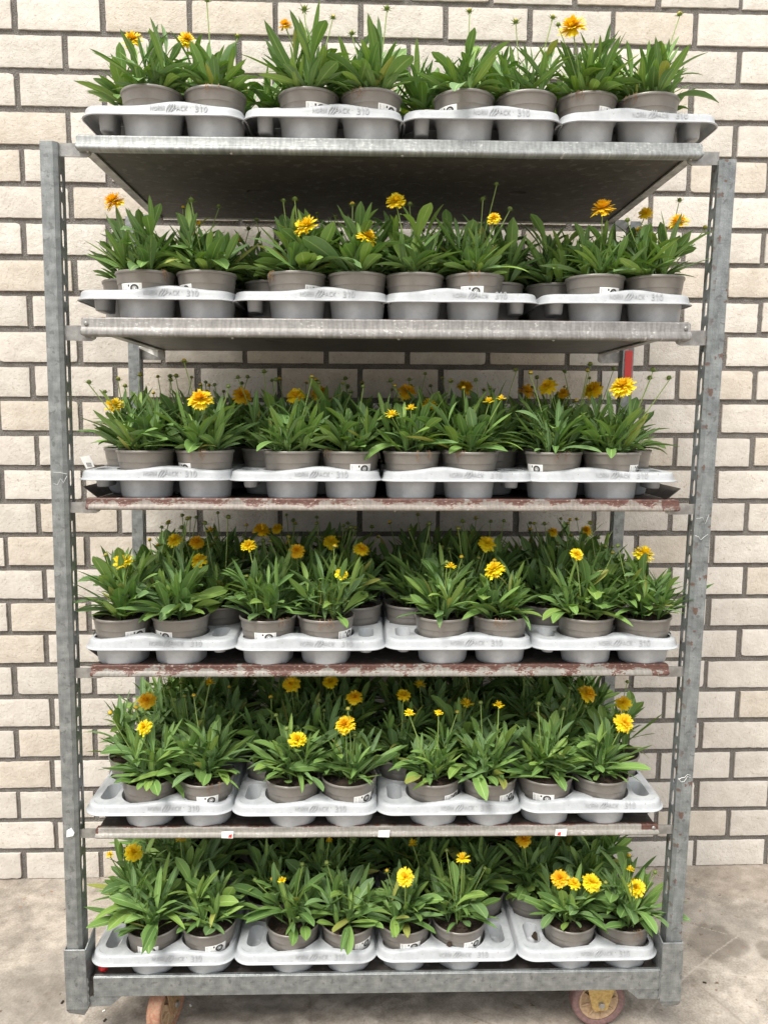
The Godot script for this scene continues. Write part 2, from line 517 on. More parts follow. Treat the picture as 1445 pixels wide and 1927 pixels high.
# ------------------------------------------------------------------ the setting
func build_setting() -> void:
	var st := tool()
	var n := 60
	for i in n:
		for j in n:
			var x0 := -48.0 + 96.0 * i / n
			var x1 := -48.0 + 96.0 * (i + 1) / n
			var z0 := -6.0 + 96.0 * j / n
			var z1 := -6.0 + 96.0 * (j + 1) / n
			for v in [Vector2(x0, z0), Vector2(x1, z0), Vector2(x1, z1), Vector2(x0, z0), Vector2(x1, z1), Vector2(x0, z1)]:
				st.set_uv(Vector2((v.x + 1.6) / 3.2, (v.y + 2.2) / 3.2))
				st.set_normal(Vector3.UP)
				st.add_vertex(Vector3(v.x, 0, v.y))
	st.generate_tangents()
	var g := part("ground", done(st, false), M.concrete, self)
	g.set_meta("kind", "structure")
	g.set_meta("label", "worn stained grey-beige concrete floor")

	var wall := thing("brick_wall", "cream brick wall with recessed grey mortar behind the plant trolley", "wall", Vector3(0, 0, WALL_Z))
	wall.rotation.y = WALL_TURN
	# mortar body: a lumpy sheet 7 mm behind the brick faces, over a solid core
	st = tool()
	flat(st, false)
	var rows := []
	var mn := FastNoiseLite.new(); mn.seed = 9; mn.frequency = 18.0
	for j in 181:
		var row := PackedVector3Array()
		for i in 301:
			var p := Vector3(-3.0 + 0.02 * i, -0.1 + 0.02 * j, 0)
			row.append(p + Vector3(0, 0, -0.0065 + mn.get_noise_2d(p.x, p.y) * 0.0025))
		rows.append(row)
	sheet(st, rows)
	box(st, Vector3(-3.0, -0.1, -0.22), Vector3(3.0, 3.5, -0.012), 0.0)
	part("mortar", done(st), M.mortar, wall)
	# bricks with slightly broken edges; a dozen shapes
	var r := RandomNumberGenerator.new()
	r.seed = 77
	var shapes := []
	for k in 14: shapes.append(brick_shape(r, BRICK - 0.0150, COURSE - 0.0152))
	var rest := [tool(), tool(), tool(), tool()]
	var top := 2.41984                 # underside of the reference course
	var count := 0
	for c in range(-12, 26):
		var y0 := top - c * COURSE
		var shift := 0.0 if posmod(c, 2) == 0 else BRICK * 0.555
		shift += r.randf_range(-0.006, 0.006)
		for i in range(-10, 19):
			var x0 := -0.97454 + shift + i * BRICK
			var mid := Vector3(x0 + BRICK * 0.5, y0 + COURSE * 0.5, 0)
			if absf(mid.x) > 2.85 or mid.y > 3.4: continue
			var px := to_pixel(wall.transform * mid)
			var o := Transform3D(Basis(Vector3.BACK, r.randf_range(-0.006, 0.006)).rotated(Vector3.UP, r.randf_range(-0.008, 0.008)), mid + Vector3(r.randf_range(-0.002, 0.002), r.randf_range(-0.0015, 0.0015) + 0.008, r.randf_range(-0.0015, 0.001)))
			var shape: Mesh = shapes[r.randi() % 14]
			var tone := r.randi() % 4
			if px.x > -75 and px.x < 1520 and px.y > -30 and px.y < 1720 and count < 300:
				part("brick", shape, M.brick[tone], wall, o)
				count += 1
			else:
				rest[tone].append_from(shape, 0, o)
	for k in 4:
		var o := part("brickwork", rest[k].commit(), M.brick[k], wall)
		o.set_meta("kind", "stuff")

func brick_shape(r: RandomNumberGenerator, w: float, h: float) -> ArrayMesh:
	var st := tool()
	var nx := 16
	var ny := 7
	var cuts := [r.randf() < 0.16, r.randf() < 0.16, r.randf() < 0.12, r.randf() < 0.12]
	# face grid with chipped outline, then a rim that turns back into the wall
	var face := []
	var chip := FastNoiseLite.new(); chip.seed = r.randi() % 9999; chip.frequency = 45.0
	for j in ny + 1:
		var row := PackedVector3Array()
		for i in nx + 1:
			var x := -w / 2 + w * i / nx
			var y := -h / 2 + h * j / ny
			var e := (i == 0 or i == nx or j == 0 or j == ny)
			var c := (i == 0 or i == nx) and (j == 0 or j == ny)
			var z := chip.get_noise_2d(x, y) * 0.0009
			if e:
				var k := 0.0003 + pow(absf(chip.get_noise_2d(x * 2.3 + 5, y * 2.3)), 1.6) * 0.0035
				if c and cuts[(1 if i else 0) + (2 if j else 0)]: k += r.randf_range(0.001, 0.003)
				if i == 0: x += k
				if i == nx: x -= k
				if j == 0: y += k
				if j == ny: y -= k
				z -= 0.0012 + k * 0.25
			row.append(Vector3(x, y, z))
		face.append(row)
	st.set_smooth_group(1)
	sheet(st, face)
	var loop := PackedVector3Array()
	for i in nx + 1: loop.append(face[0][i])
	for j in range(1, ny + 1): loop.append(face[j][nx])
	for i in range(nx - 1, -1, -1): loop.append(face[ny][i])
	for j in range(ny - 1, 0, -1): loop.append(face[j][0])
	var mid := PackedVector3Array()
	var back := PackedVector3Array()
	for v in loop:
		mid.append(Vector3(v.x * 1.006, v.y * 1.012, -0.004))
		back.append(Vector3(v.x, v.y, -0.03))
	flat(st)
	sheet(st, [back, mid, loop], true)
	return done(st)

# ------------------------------------------------------------------ the trolley
func build_trolley() -> Node3D:
	var t := thing("plant_trolley", "galvanised steel plant trolley with five hooked shelves and castors, rust on lips", "trolley")
	for sx in [-1, 1]:
		for back in [0, 1]:
			var st := tool()
			var h := 1.752
			var w := 0.675
			# front face, small outer return, slotted inner wall, chamfer between
			var s := float(sx)
			var zf := 0.0
			var zb := -1.0
			if back: zf = -0.565; zb = 1.0
			var X := func(a): return s * a
			flat(st)
			box_between(st, Vector3(X.call(w), 0, zf), Vector3(X.call(w - 0.0255), h, zf + zb * 0.0025))
			box_between(st, Vector3(X.call(w), 0, zf + zb * 0.003), Vector3(X.call(w - 0.0025), h, zf + zb * 0.016))
			var q := [Vector2(w - 0.0255, 0), Vector2(w - 0.032, 0.0065), Vector2(w - 0.0295, 0.0082), Vector2(w - 0.0248, 0.0026)]
			for k in 4:
				var a: Vector2 = q[k]
				var b: Vector2 = q[(k + 1) % 4]
				quad(st, Vector3(s * a.x, 0, zf + zb * a.y), Vector3(s * b.x, 0, zf + zb * b.y), Vector3(s * b.x, h, zf + zb * b.y), Vector3(s * a.x, h, zf + zb * a.y))
			var holes := []
			var y := 0.20
			while y < h - 0.05:
				holes.append([Vector2(0.0165, y), Vector2(0.0165, y + 0.022), 0.0068])
				y += 0.0525
			var xf := Transform3D(Basis(Vector3(0, 0, zb), Vector3.UP, Vector3(-s, 0, 0)), Vector3(s * (w - 0.032), 0, zf + zb * 0.0066))
			plate(st, Vector2(0, 0), Vector2(0.034, h), 0.0045, holes, 0.0025, xf)
			var post := part("post", done(st), M.galv_rusty if sx > 0 else M.galv, t)
			post.transform = Transform3D(Basis(Vector3.BACK, -atan(LEAN)), Vector3(lean_x(0.17), 0.17, 0))
			if sx > 0 and back:
				# red tag stickers on the rear post
				var tip := post.transform.affine_inverse() * at_z(1182, 660, -0.5235)
				var low := post.transform.affine_inverse() * at_z(1180, 713, -0.5235)
				st = tool()
				box(st, Vector3(low.x - 0.0095, low.y, -0.5245), Vector3(low.x + 0.0105, tip.y, -0.5235), 0.0003)
				part("sticker", done(st), M.red, post).set_meta("label", "red tag sticker")
			if not back: post_scraps(post, sx)
	# rear posts look towards the viewer through their open side: close it with a back flange
	for sx in [-1, 1]:
		var st := tool()
		box(st, Vector3(0.0, 0, -0.5275), Vector3(0.0285, 1.752, -0.525), 0.0005)
		var o := part("post_flange", done(st), M.galv, t)
		o.transform = Transform3D(Basis(Vector3.BACK, -atan(LEAN)), Vector3(lean_x(0.17) + (0.6445 if sx > 0 else -0.673), 0.17, 0))
	build_base(t)
	for i in 5: build_shelf(t, i)
	castor(t, Vector3(0.505, 0, -0.075), 0.06, M.tyre, M.hub, M.fork, 0.0)
	castor(t, Vector3(-0.495, 0, -0.075), 1.30, M.tyre_red, M.hub, M.fork_brown, 1.0)
	castor(t, Vector3(0.50, 0, -0.49), 0.9, M.tyre, M.hub, M.fork, 0.0)
	castor(t, Vector3(-0.50, 0, -0.49), 0.4, M.tyre, M.hub, M.fork, 0.0)
	return t

func box_between(st: SurfaceTool, a: Vector3, b: Vector3, bev := 0.0006) -> void:
	box(st, Vector3(minf(a.x, b.x), minf(a.y, b.y), minf(a.z, b.z)), Vector3(maxf(a.x, b.x), maxf(a.y, b.y), maxf(a.z, b.z)), bev)

func post_scraps(post: Node3D, sx: int) -> void:
	# shreds of clear film, tape and label remains stuck round the front posts
	var r := RandomNumberGenerator.new()
	r.seed = 31 + sx
	var bands := [[0.475, 0.026], [1.022, 0.05]] if sx > 0 else [[1.11, 0.035]]
	for b in bands:
		var st := tool()
		for k in 2:
			var y: float = b[0] + r.randf_range(-0.5, 0.5) * b[1]
			var pts := []
			for j in 5:
				var u := j / 4.0
				pts.append(Vector3(sx * lerpf(0.642, 0.668, u), y + r.randf_range(-0.006, 0.006) + (u - 0.5) * r.randf_range(-0.02, 0.02), 0.0015 + r.randf() * 0.003))
			tube(st, pts, 0.0003 + r.randf() * 0.0006, 0.0003, 4)
		part("film_scrap", done(st), M.film, post)
	if sx < 0:
		var st := tool()
		prism(st, [Vector2(-0.667, 0.335), Vector2(-0.653, 0.338), Vector2(-0.650, 0.345), Vector2(-0.656, 0.356), Vector2(-0.666, 0.350)], 0.0004, 0.0022)
		part("label_remnant", done(st), M.paper, post)

func build_base(t: Node3D) -> void:
	var st := tool()
	var top: float = DECK[5]
	# front and back beams are folded channels, side beams join them
	for z in [0.0, -0.565]:
		var s := 1.0 if z == 0.0 else -1.0
		box_between(st, Vector3(-0.632, top - 0.046, z), Vector3(0.632, top, z - s * 0.003), 0.001)
		box_between(st, Vector3(-0.632, top - 0.003, z - s * 0.0032), Vector3(0.632, top + 0.0005, z - s * 0.012), 0.001)
		box_between(st, Vector3(-0.632, top - 0.046, z - s * 0.0032), Vector3(0.632, top - 0.043, z - s * 0.03), 0.001)
	for s in [-1, 1]:
		box_between(st, Vector3(s * 0.66, top - 0.046, -0.05), Vector3(s * 0.657, top, -0.515), 0.001)
	part("base_frame", done(st), M.galv, t)
	st = tool()
	box(st, Vector3(-0.654, top - 0.02, -0.552), Vector3(0.654, top - 0.008, -0.0135), 0.001)
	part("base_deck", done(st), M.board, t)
	for sx in [-1, 1]:
		for back in [0, 1]:
			var zf := 0.004 if not back else -0.569
			var zb := -1.0 if not back else 1.0
			var s := float(sx)
			st = tool()
			# open socket that the post stands in
			var lx := lean_x(0.18)
			box_between(st, Vector3(s * 0.680 + lx, 0.112, zf), Vector3(s * 0.633 + lx, 0.255, zf + zb * 0.003), 0.0008)
			box_between(st, Vector3(s * 0.680 + lx, 0.112, zf + zb * 0.0032), Vector3(s * 0.677 + lx, 0.255, zf + zb * 0.05), 0.0008)
			var f := [Vector3(s * 0.636 + lx, 0.112, zf + zb * 0.0032), Vector3(s * 0.636 + lx, 0.252, zf + zb * 0.0032), Vector3(s * 0.630 + lx, 0.276, zf + zb * 0.05), Vector3(s * 0.636 + lx, 0.112, zf + zb * 0.05)]
			flat(st)
			quad(st, f[0], f[1], f[2], f[3])
			var g := []
			for v in f: g.append(v + Vector3(-s * 0.003, 0, 0))
			quad(st, g[0], g[1], g[2], g[3])
			for k in 4: quad(st, f[k], f[(k + 1) % 4], g[(k + 1) % 4], g[k])
			# tapered foot below
			var u := [Vector3(s * 0.680 + lx, 0.112, zf), Vector3(s * 0.633 + lx, 0.112, zf), Vector3(s * 0.633 + lx, 0.112, zf + zb * 0.05), Vector3(s * 0.680 + lx, 0.112, zf + zb * 0.05)]
			var d := [Vector3(s * 0.676 + lx, 0.102, zf + zb * 0.004), Vector3(s * 0.643 + lx, 0.096, zf + zb * 0.004), Vector3(s * 0.643 + lx, 0.096, zf + zb * 0.046), Vector3(s * 0.676 + lx, 0.102, zf + zb * 0.046)]
			for k in 4: quad(st, u[k], u[(k + 1) % 4], d[(k + 1) % 4], d[k])
			quad(st, d[0], d[1], d[2], d[3])
			# gusset plate under the beam
			var z0 := zf + zb * 0.006
			prism(st, [Vector2(s * 0.633 + lx, top - 0.0465), Vector2(s * 0.560 + lx, top - 0.0465), Vector2(s * 0.585 + lx, top - 0.069), Vector2(s * 0.633 + lx, top - 0.071)], z0, z0 + zb * 0.003)
			# weld bead
			var pts := []
			for k in 9: pts.append(Vector3(s * 0.6325 + lx + (0.0012 if k % 2 else -0.0012), 0.118 + k * 0.0085, zf + zb * 0.0035))
			tube(st, pts, 0.0022, 0.0022, 5)
			part("post_socket", done(st), M.galv, t)

func build_shelf(t: Node3D, i: int) -> void:
	var top: float = DECK[i]
	var H: float = LIP[i]
	var hw := 0.606
	var cx := lean_x(top)
	var at := Transform3D(Basis(Vector3.BACK, SAG), Vector3(cx, top, 0))
	var st := tool()
	var holes := []
	if i == 0:
		for p in [[481, 362], [973, 364]]:
			var v := at_y(p[0], p[1], top - 0.02)
			holes.append([Vector2(v.x - cx - 0.010, -v.z), Vector2(v.x - cx + 0.010, -v.z), 0.011])
	else:
		holes = [[Vector2(-0.27, 0.28), Vector2(-0.25, 0.28), 0.011], [Vector2(0.25, 0.28), Vector2(0.27, 0.28), 0.011]]
	plate(st, Vector2(-hw + 0.003, 0.0125), Vector2(hw - 0.003, 0.548), 0.0135, holes, 0.012, Transform3D(Basis(Vector3.RIGHT, Vector3(0, 0, -1), Vector3.UP), Vector3(0, -0.006, 0)))
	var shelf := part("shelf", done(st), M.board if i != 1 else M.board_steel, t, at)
	# front and rear lips: folded strip with a step in it
	for back in [0, 1]:
		st = tool()
		flat(st, false)
		var prof := [Vector2(-0.012, -0.0005), Vector2(-0.003, 0.0), Vector2(-0.0008, -0.0012), Vector2(0, -0.004), Vector2(0, -0.50 * H), Vector2(0.0012, -0.56 * H), Vector2(0.0078, -H + 0.005), Vector2(0.0062, -H + 0.0012), Vector2(-0.002, -H), Vector2(-0.012, -H), Vector2(-0.012, -H + 0.003), Vector2(-0.012, -0.0005)]
		var xs := [-hw, -hw + 0.0015, -hw + 0.005]
		for k in 41: xs.append(lerpf(-hw + 0.012, hw - 0.012, k / 40.0))
		xs.append_array([hw - 0.005, hw - 0.0015, hw])
		if back:
			for k in prof.size(): prof[k].y = maxf(prof[k].y, -0.0185)
		var wob := FastNoiseLite.new(); wob.seed = 100 + i; wob.frequency = 2.2
		var rows := []
		for p in prof:
			var row := PackedVector3Array()
			for x in xs:
				var e: float = clampf((hw - absf(x)) / 0.006, 0.0, 1.0)
				var k := 1.0 - 0.28 * (1.0 - sqrt(1.0 - (1.0 - e) * (1.0 - e)))
				var y: float = -H * 0.5 + (p.y + H * 0.5) * k + wob.get_noise_1d(x) * 0.0012
				row.append(Vector3(x, y, p.x) if not back else Vector3(-x, y, -0.56 - p.x))
			rows.append(row)
		# uv must run over the strip's face, so lay the sheet with its own coordinates
		strip(st, rows, xs, hw)
		flat(st)
		for e in [0, xs.size() - 1]:
			for k in range(1, rows.size() - 2): tri(st, rows[0][e], rows[k][e], rows[k + 1][e])
		part("lip", done(st), M.lip[i], shelf)
	# side rails and upturned end flanges
	for s in [-1, 1]:
		st = tool()
		box_between(st, Vector3(s * (hw - 0.001), -0.0185, -0.016), Vector3(s * (hw - 0.022), -0.0225, -0.545), 0.0008)
		if i >= 2:
			var a := Vector3(s * (hw - 0.004), -0.0055, -0.055)
			var b := Vector3(s * (hw + 0.024), 0.017, -0.055)
			var d := Vector3(0, 0, -0.46)
			var n := Vector3(-s * 0.0012, 0.0015, 0)
			flat(st)
			quad(st, a, b, b + d, a + d)
			quad(st, a + n, a + d + n, b + d + n, b + n)
			quad(st, a, a + n, b + n, b)
			quad(st, b, b + n, b + d + n, b + d)
			quad(st, a + d, b + d, b + d + n, a + d + n)
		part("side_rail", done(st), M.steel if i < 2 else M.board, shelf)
		for back in [0, 1]:
			st = tool()
			var y1 := -H * 0.42
			var y0 := -H - 0.007
			var z1 := -0.0126 if not back else -0.5445
			var pl := [Vector2(s * 0.645, y1), Vector2(s * 0.645, y0), Vector2(s * 0.592, y0 - 0.001), Vector2(s * 0.584, y0 + 0.003), Vector2(s * 0.581, y0 + 0.009), Vector2(s * 0.583, y1)]
			prism(st, pl, z1 - 0.0035, z1)
			part("hook", done(st), M.steel, shelf)
	# rivets
	for x in [-0.585, -0.31, 0.02, 0.33, 0.585]:
		st = tool()
		flat(st, false)
		lathe(st, [Vector2(0.0036, -H), Vector2(0.003, -H - 0.0018), Vector2(0.0012, -H - 0.0028), Vector2(0.0001, -H - 0.003)], 10, Vector3(x, 0, -0.004))
		part("rivet", done(st), M.steel, shelf)
	if i == 1 or i == 4:
		for s in [-1, 1]:
			if i == 4 and s < 0: continue
			st = tool()
			flat(st, false)
			var rows := []
			for p in [Vector2(0.0045, 0.0005), Vector2(0.004, 0.002), Vector2(0.002, 0.003), Vector2(0.0001, 0.0032)]:
				var ring := PackedVector3Array()
				for k in 12: ring.append(Vector3(s * 0.596 + cos(TAU * k / 12) * p.x, -H * 0.35 + sin(TAU * k / 12) * p.x, p.y))
				rows.append(ring)
			sheet(st, rows, true)
			part("bolt", done(st), M.steel, shelf)
	if i == 4:
		# remains of price stickers along the lip
		for p in [[428, 1566], [722, 1566], [1055, 1560]]:
			var v := at_z(p[0], p[1], 0.008)
			st = tool()
			var x := v.x - cx
			prism(st, [Vector2(x - 0.0125, -0.0195), Vector2(x + 0.0115, -0.0205), Vector2(x + 0.0135, -0.004), Vector2(x - 0.0115, -0.005)], 0.0080, 0.0086)
			var o := part("sticker", done(st), M.paper, shelf)
			if p[0] != 722:
				st = tool()
				var rx := x + (0.006 if p[0] < 700 else -0.004)
				prism(st, [Vector2(rx - 0.004, -0.018), Vector2(rx + 0.003, -0.019), Vector2(rx + 0.0045, -0.011), Vector2(rx - 0.002, -0.012)], 0.0087, 0.009)
				o.mesh = joined(o.mesh, done(st))
				o.material_override = null
				o.mesh.surface_set_material(0, M.paper)
				o.mesh.surface_set_material(1, M.red)

func joined(a: ArrayMesh, b: ArrayMesh) -> ArrayMesh:
	var m := ArrayMesh.new()
	for x in [a, b]: m.add_surface_from_arrays(Mesh.PRIMITIVE_TRIANGLES, x.surface_get_arrays(0))
	return m

func strip(st: SurfaceTool, rows: Array, xs: Array, hw: float) -> void:
	var vs := [0.0, 0.05, 0.1, 0.16, 0.52, 0.62, 0.9, 0.94, 0.96, 0.97, 0.97, 0.97]
	for r in rows.size() - 1:
		for i in xs.size() - 1:
			var c := [[r, i], [r, i + 1], [r + 1, i + 1], [r, i], [r + 1, i + 1], [r + 1, i]]
			for k in c:
				st.set_uv(Vector2((xs[k[1]] + hw) / (2 * hw), vs[k[0]]))
				st.add_vertex(rows[k[0]][k[1]])

func castor(t: Node3D, at: Vector3, turn: float, tyre: Material, hub: Material, fork: Material, style: float) -> void:
	var R := 0.063
	var w := 0.017
	var b := Transform3D(Basis(Vector3.UP, turn), at)
	var st := tool()
	# fork: two cheeks that narrow to the axle, a crown and a swivel plate
	for s in [-1, 1]:
		var z: float = s * (w + 0.006)
		prism(st, [Vector2(-0.038, 0.133), Vector2(0.044, 0.133), Vector2(0.028, 0.085), Vector2(0.017, 0.048), Vector2(-0.012, 0.046), Vector2(-0.019, 0.055)], z - 0.0015, z + 0.0015)
	box(st, Vector3(-0.038, 0.1335, -w - 0.0075), Vector3(0.044, 0.1375, w + 0.0075), 0.001)
	flat(st, false)
	lathe(st, [Vector2(0.001, 0.1376), Vector2(0.03, 0.1376), Vector2(0.03, 0.146), Vector2(0.001, 0.146)], 20)
	box(st, Vector3(-0.045, 0.1462, -0.04), Vector3(0.045, 0.1495, 0.04), 0.001)
	var c := part("castor", done(st), fork, t, b)
	st = tool()
	flat(st, false)
	var prof := [Vector2(R - 0.016, w * 0.82), Vector2(R - 0.007, w), Vector2(R - 0.002, w * 0.92), Vector2(R, w * 0.6), Vector2(R, -w * 0.6), Vector2(R - 0.002, -w * 0.92), Vector2(R - 0.007, -w), Vector2(R - 0.016, -w * 0.82)]
	st = wheel_lathe(st, prof, R)
	part("tyre", done(st), tyre, c)
	st = tool()
	flat(st, false)
	st = wheel_lathe(st, [Vector2(R - 0.0165, w * 0.80), Vector2(R - 0.02, w * 0.86), Vector2(R - 0.024, w * 0.6), Vector2(0.022, w * 0.55), Vector2(0.019, w * 0.98), Vector2(0.0005, w * 1.0), Vector2(0.0005, -w * 1.0), Vector2(0.019, -w * 0.98), Vector2(0.022, -w * 0.55), Vector2(R - 0.024, -w * 0.6), Vector2(R - 0.02, -w * 0.86), Vector2(R - 0.0165, -w * 0.80)], R)
	for s in [-1, 1]:
		for k in 8:
			var x := Transform3D(Basis(Vector3.BACK, TAU * k / 8 + 0.2), Vector3(0, R, 0))
			box(st, Vector3(0.02, -0.0012, s * w * 0.76 - 0.003), Vector3(R - 0.021, 0.0012, s * w * 0.76 + 0.003), 0.0006, x)
	part("hub", done(st), hub, c)
	for s in [-1, 1]:
		st = tool()
		var hexa := []
		for k in 6: hexa.append(Vector2(cos(TAU * k / 6), sin(TAU * k / 6)) * 0.0075 + Vector2(0.002, R))
		prism(st, hexa, s * (w + 0.0078), s * (w + 0.0135))
		part("axle_bolt", done(st), M.steel, c)

func wheel_lathe(st: SurfaceTool, prof: Array, y: float) -> SurfaceTool:
	var rows := []
	for p in prof:
		var ring := PackedVector3Array()
		for k in 40: ring.append(Vector3(cos(TAU * k / 40) * p.x, y + sin(TAU * k / 40) * p.x, p.y))
		rows.append(ring)
	sheet(st, rows, true)
	return st

# ------------------------------------------------------------------ pot trays
# cups in five staggered rows of two; local z = 0 at the front skirt, y = 0 under the cups
func cup_spot(row: int, col: int) -> Vector2:
	var first := -0.031 if row % 2 == 0 else -0.093
	return Vector2(first + 0.124 * col, -0.066 - ROW_STEP * row)

func ridge(x: float, z: float) -> float:
	# the skirt's upper edge swells between the two front cups
	var f := 0.0095 * exp(-pow((x - 0.031) / 0.055, 2)) * smoothstep(-0.07, -0.02, z)
	return 0.0605 + f + 0.0095 * exp(-pow((x - 0.031) / 0.055, 2)) * smoothstep(-0.49, -0.54, z)

func make_tray() -> Array:
	var W := 0.155
	var D := 0.560
	var meshes := []
	var holes := []
	for r in ROWS:
		for c in 2:
			var s := cup_spot(r, c)
			holes.append([Vector2(s.x, -s.y), Vector2(s.x, -s.y), 0.0605])
	var pockets := []
	for r in ROWS:
		var s := -1.0 if r % 2 == 0 else 1.0
		var z := -cup_spot(r, 0).y
		var e := 0.020 if r == 0 or r == ROWS - 1 else 0.008
		pockets.append([Vector2(s * 0.1165, z - e), Vector2(s * 0.1165, z + e), 0.0165])
	var st := tool()
	plate(st, Vector2(-W + 0.0118, 0.0118), Vector2(W - 0.0118, D - 0.0118), 0.0052, holes + pockets, 0.0, Transform3D(Basis(Vector3.RIGHT, Vector3(0, 0, -1), Vector3.UP), Vector3.ZERO), 0.026, func(p): return ridge(p.x, -p.y))
	# skirt
	flat(st, false)
	st.set_smooth_group(1)
	var rows := []
	for pr in [Vector2(0.012, 0.0), Vector2(0.007, -0.0004), Vector2(0.004, -0.0018), Vector2(0.0022, -0.0045), Vector2(0.0015, -0.009), Vector2(-0.0008, -1), Vector2(-0.0012, -2), Vector2(-0.0045, -3), Vector2(-0.0052, -4), Vector2(-0.0046, -5), Vector2(-0.002, -5.2)]:
		var ring := PackedVector3Array()
		for v in rounded(W, D, 0.036, pr.x):
			var y: float
			if pr.y > -0.5: y = ridge(v.x, v.y) + pr.y
			else: y = 0.0450 + (pr.y + 1) * 0.0011
			ring.append(Vector3(v.x, y, v.y))
		rows.append(ring)
	sheet(st, rows, true)
	# pocket bowls
	for p in pockets:
		var pr := []
		for k in [[0.0165, 1.0], [0.0155, 0.96], [0.0135, 0.45], [0.012, 0.40], [0.0, 0.40]]:
			var ring := PackedVector3Array()
			for s in 24:
				var o: Vector2 = p[1] if s < 12 else p[0]
				var q: Vector2 = o + Vector2.from_angle(TAU * (s + 0.5) / 24) * k[0]
				ring.append(Vector3(q.x, ridge(q.x, -q.y) * k[1], -q.y))
			pr.append(ring)
		st.set_smooth_group(4)
		sheet(st, pr, true)
	meshes.append(done(st))
	# one cup with three flat facets
	st = tool()
	var rws := []
	for p in [Vector2(0.0606, 0.0612), Vector2(0.0592, 0.0570), Vector2(0.0570, 0.047), Vector2(0.0525, 0.008), Vector2(0.0505, 0.002), Vector2(0.046, 0.0004), Vector2(0.0005, 0.0004)]:
		var ring := PackedVector3Array()
		for s in 72:
			var a := TAU * s / 72
			var rr: float = p.x
			if p.y < 0.048 and p.y > 0.0005:
				for f in [deg_to_rad(-72.0), deg_to_rad(48.0), deg_to_rad(168.0)]:
					var d := wrapf(a - f, -PI, PI)
					if absf(d) < 0.36: rr = minf(rr, p.x * cos(0.36) / cos(d))
			ring.append(Vector3(cos(a) * rr, p.y, -sin(a) * rr))
		rws.append(ring)
	st.set_smooth_group(1)
	sheet(st, rws, true)
	meshes.append(done(st))
	# moulded lettering
	st = tool()
	var font := SystemFont.new()
	font.font_names = PackedStringArray(["Droid Sans"])
	for w in [["NORM", -0.0285, 0.0265, 0.0098], ["PACK", 0.0155, 0.0265, 0.0098], ["310", 0.0545, 0.023, 0.0135]]:
		var tm := TextMesh.new()
		tm.text = w[0]
		tm.font = font
		tm.font_size = 32
		tm.pixel_size = 0.01
		tm.depth = 0.08
		tm.curve_step = 1.5
		var box_ := tm.get_aabb()
		var sx: float = w[2] / box_.size.x
		var sy: float = w[3] / box_.size.y
		var xf := Transform3D(Basis(Vector3(sx, 0, 0), Vector3(0, sy, 0), Vector3(0, 0, 0.008)), Vector3(w[1], 0.0552, 0.0003))
		var ctr := box_.get_center()
		var am := ArrayMesh.new()
		am.add_surface_from_arrays(Mesh.PRIMITIVE_TRIANGLES, tm.get_mesh_arrays())
		st.append_from(am, 0, xf * Transform3D(Basis.IDENTITY, Vector3(-ctr.x, -ctr.y, 0)))
	meshes.append(st.commit())
	# the emblem between the words: three leaning leaf strokes
	st = tool()
	for k in 3:
		var o := Vector2(-0.0115 + k * 0.0042, 0.0482)
		var pts := []
		for j in 7:
			var u := j / 6.0
			pts.append(Vector3(o.x + u * 0.008 + (k - 1) * 0.002 * sin(u * PI), o.y + u * 0.0145, 0.0006))
		tube(st, pts, 0.0006, 0.0010, 5)
	meshes.append(done(st))
	return meshes

func rounded(W: float, D: float, rad: float, inset: float) -> Array:
	var out := []
	var r := rad - inset
	var cs := [Vector2(W - rad, -rad), Vector2(-W + rad, -rad), Vector2(-W + rad, -D + rad), Vector2(W - rad, -D + rad)]
	for k in 4:
		var c: Vector2 = cs[k]
		for s in 9:
			var a := PI / 2 * k + PI / 2 * s / 8.0
			out.append(c + Vector2(cos(a), sin(a)) * r)
		# straight run to the next corner
		var n: Vector2 = cs[(k + 1) % 4]
		var a2 := PI / 2 * (k + 1)
		var off := Vector2(cos(a2), sin(a2)) * r
		for s in range(1, 16): out.append((c + off).lerp(n + off, s / 16.0))
	return out

const ORD := ["first", "second", "third", "fourth", "fifth", "sixth"]
const SHELF_NAME := ["top shelf", "second shelf down", "third shelf down", "fourth shelf down", "fifth shelf down", "bottom deck"]
const TRAY_X := [[-0.442, -0.133, 0.176, 0.486], [-0.465, -0.156, 0.151, 0.462], [-0.473, -0.165, 0.146, 0.455], [-0.459, -0.151, 0.162, 0.472], [-0.471, -0.159, 0.151, 0.461], [-0.470, -0.157, 0.156, 0.472]]
const TRAY_Z := [0.004, -0.012, -0.010, 0.010, 0.012, 0.006]
const MIRROR := [[0, 0, 0, 1], [0, 0, 1, 0], [0, 0, 1, 1], [1, 1, 0, 0], [0, 0, 0, 1], [0, 0, 1, 0]]

var tray_meshes := []
var pots := []          # [shelf][row] -> array of {x, z, node}

func deck_y(i: int) -> float:
	return DECK[i] - (0.006 if i < 5 else 0.008)

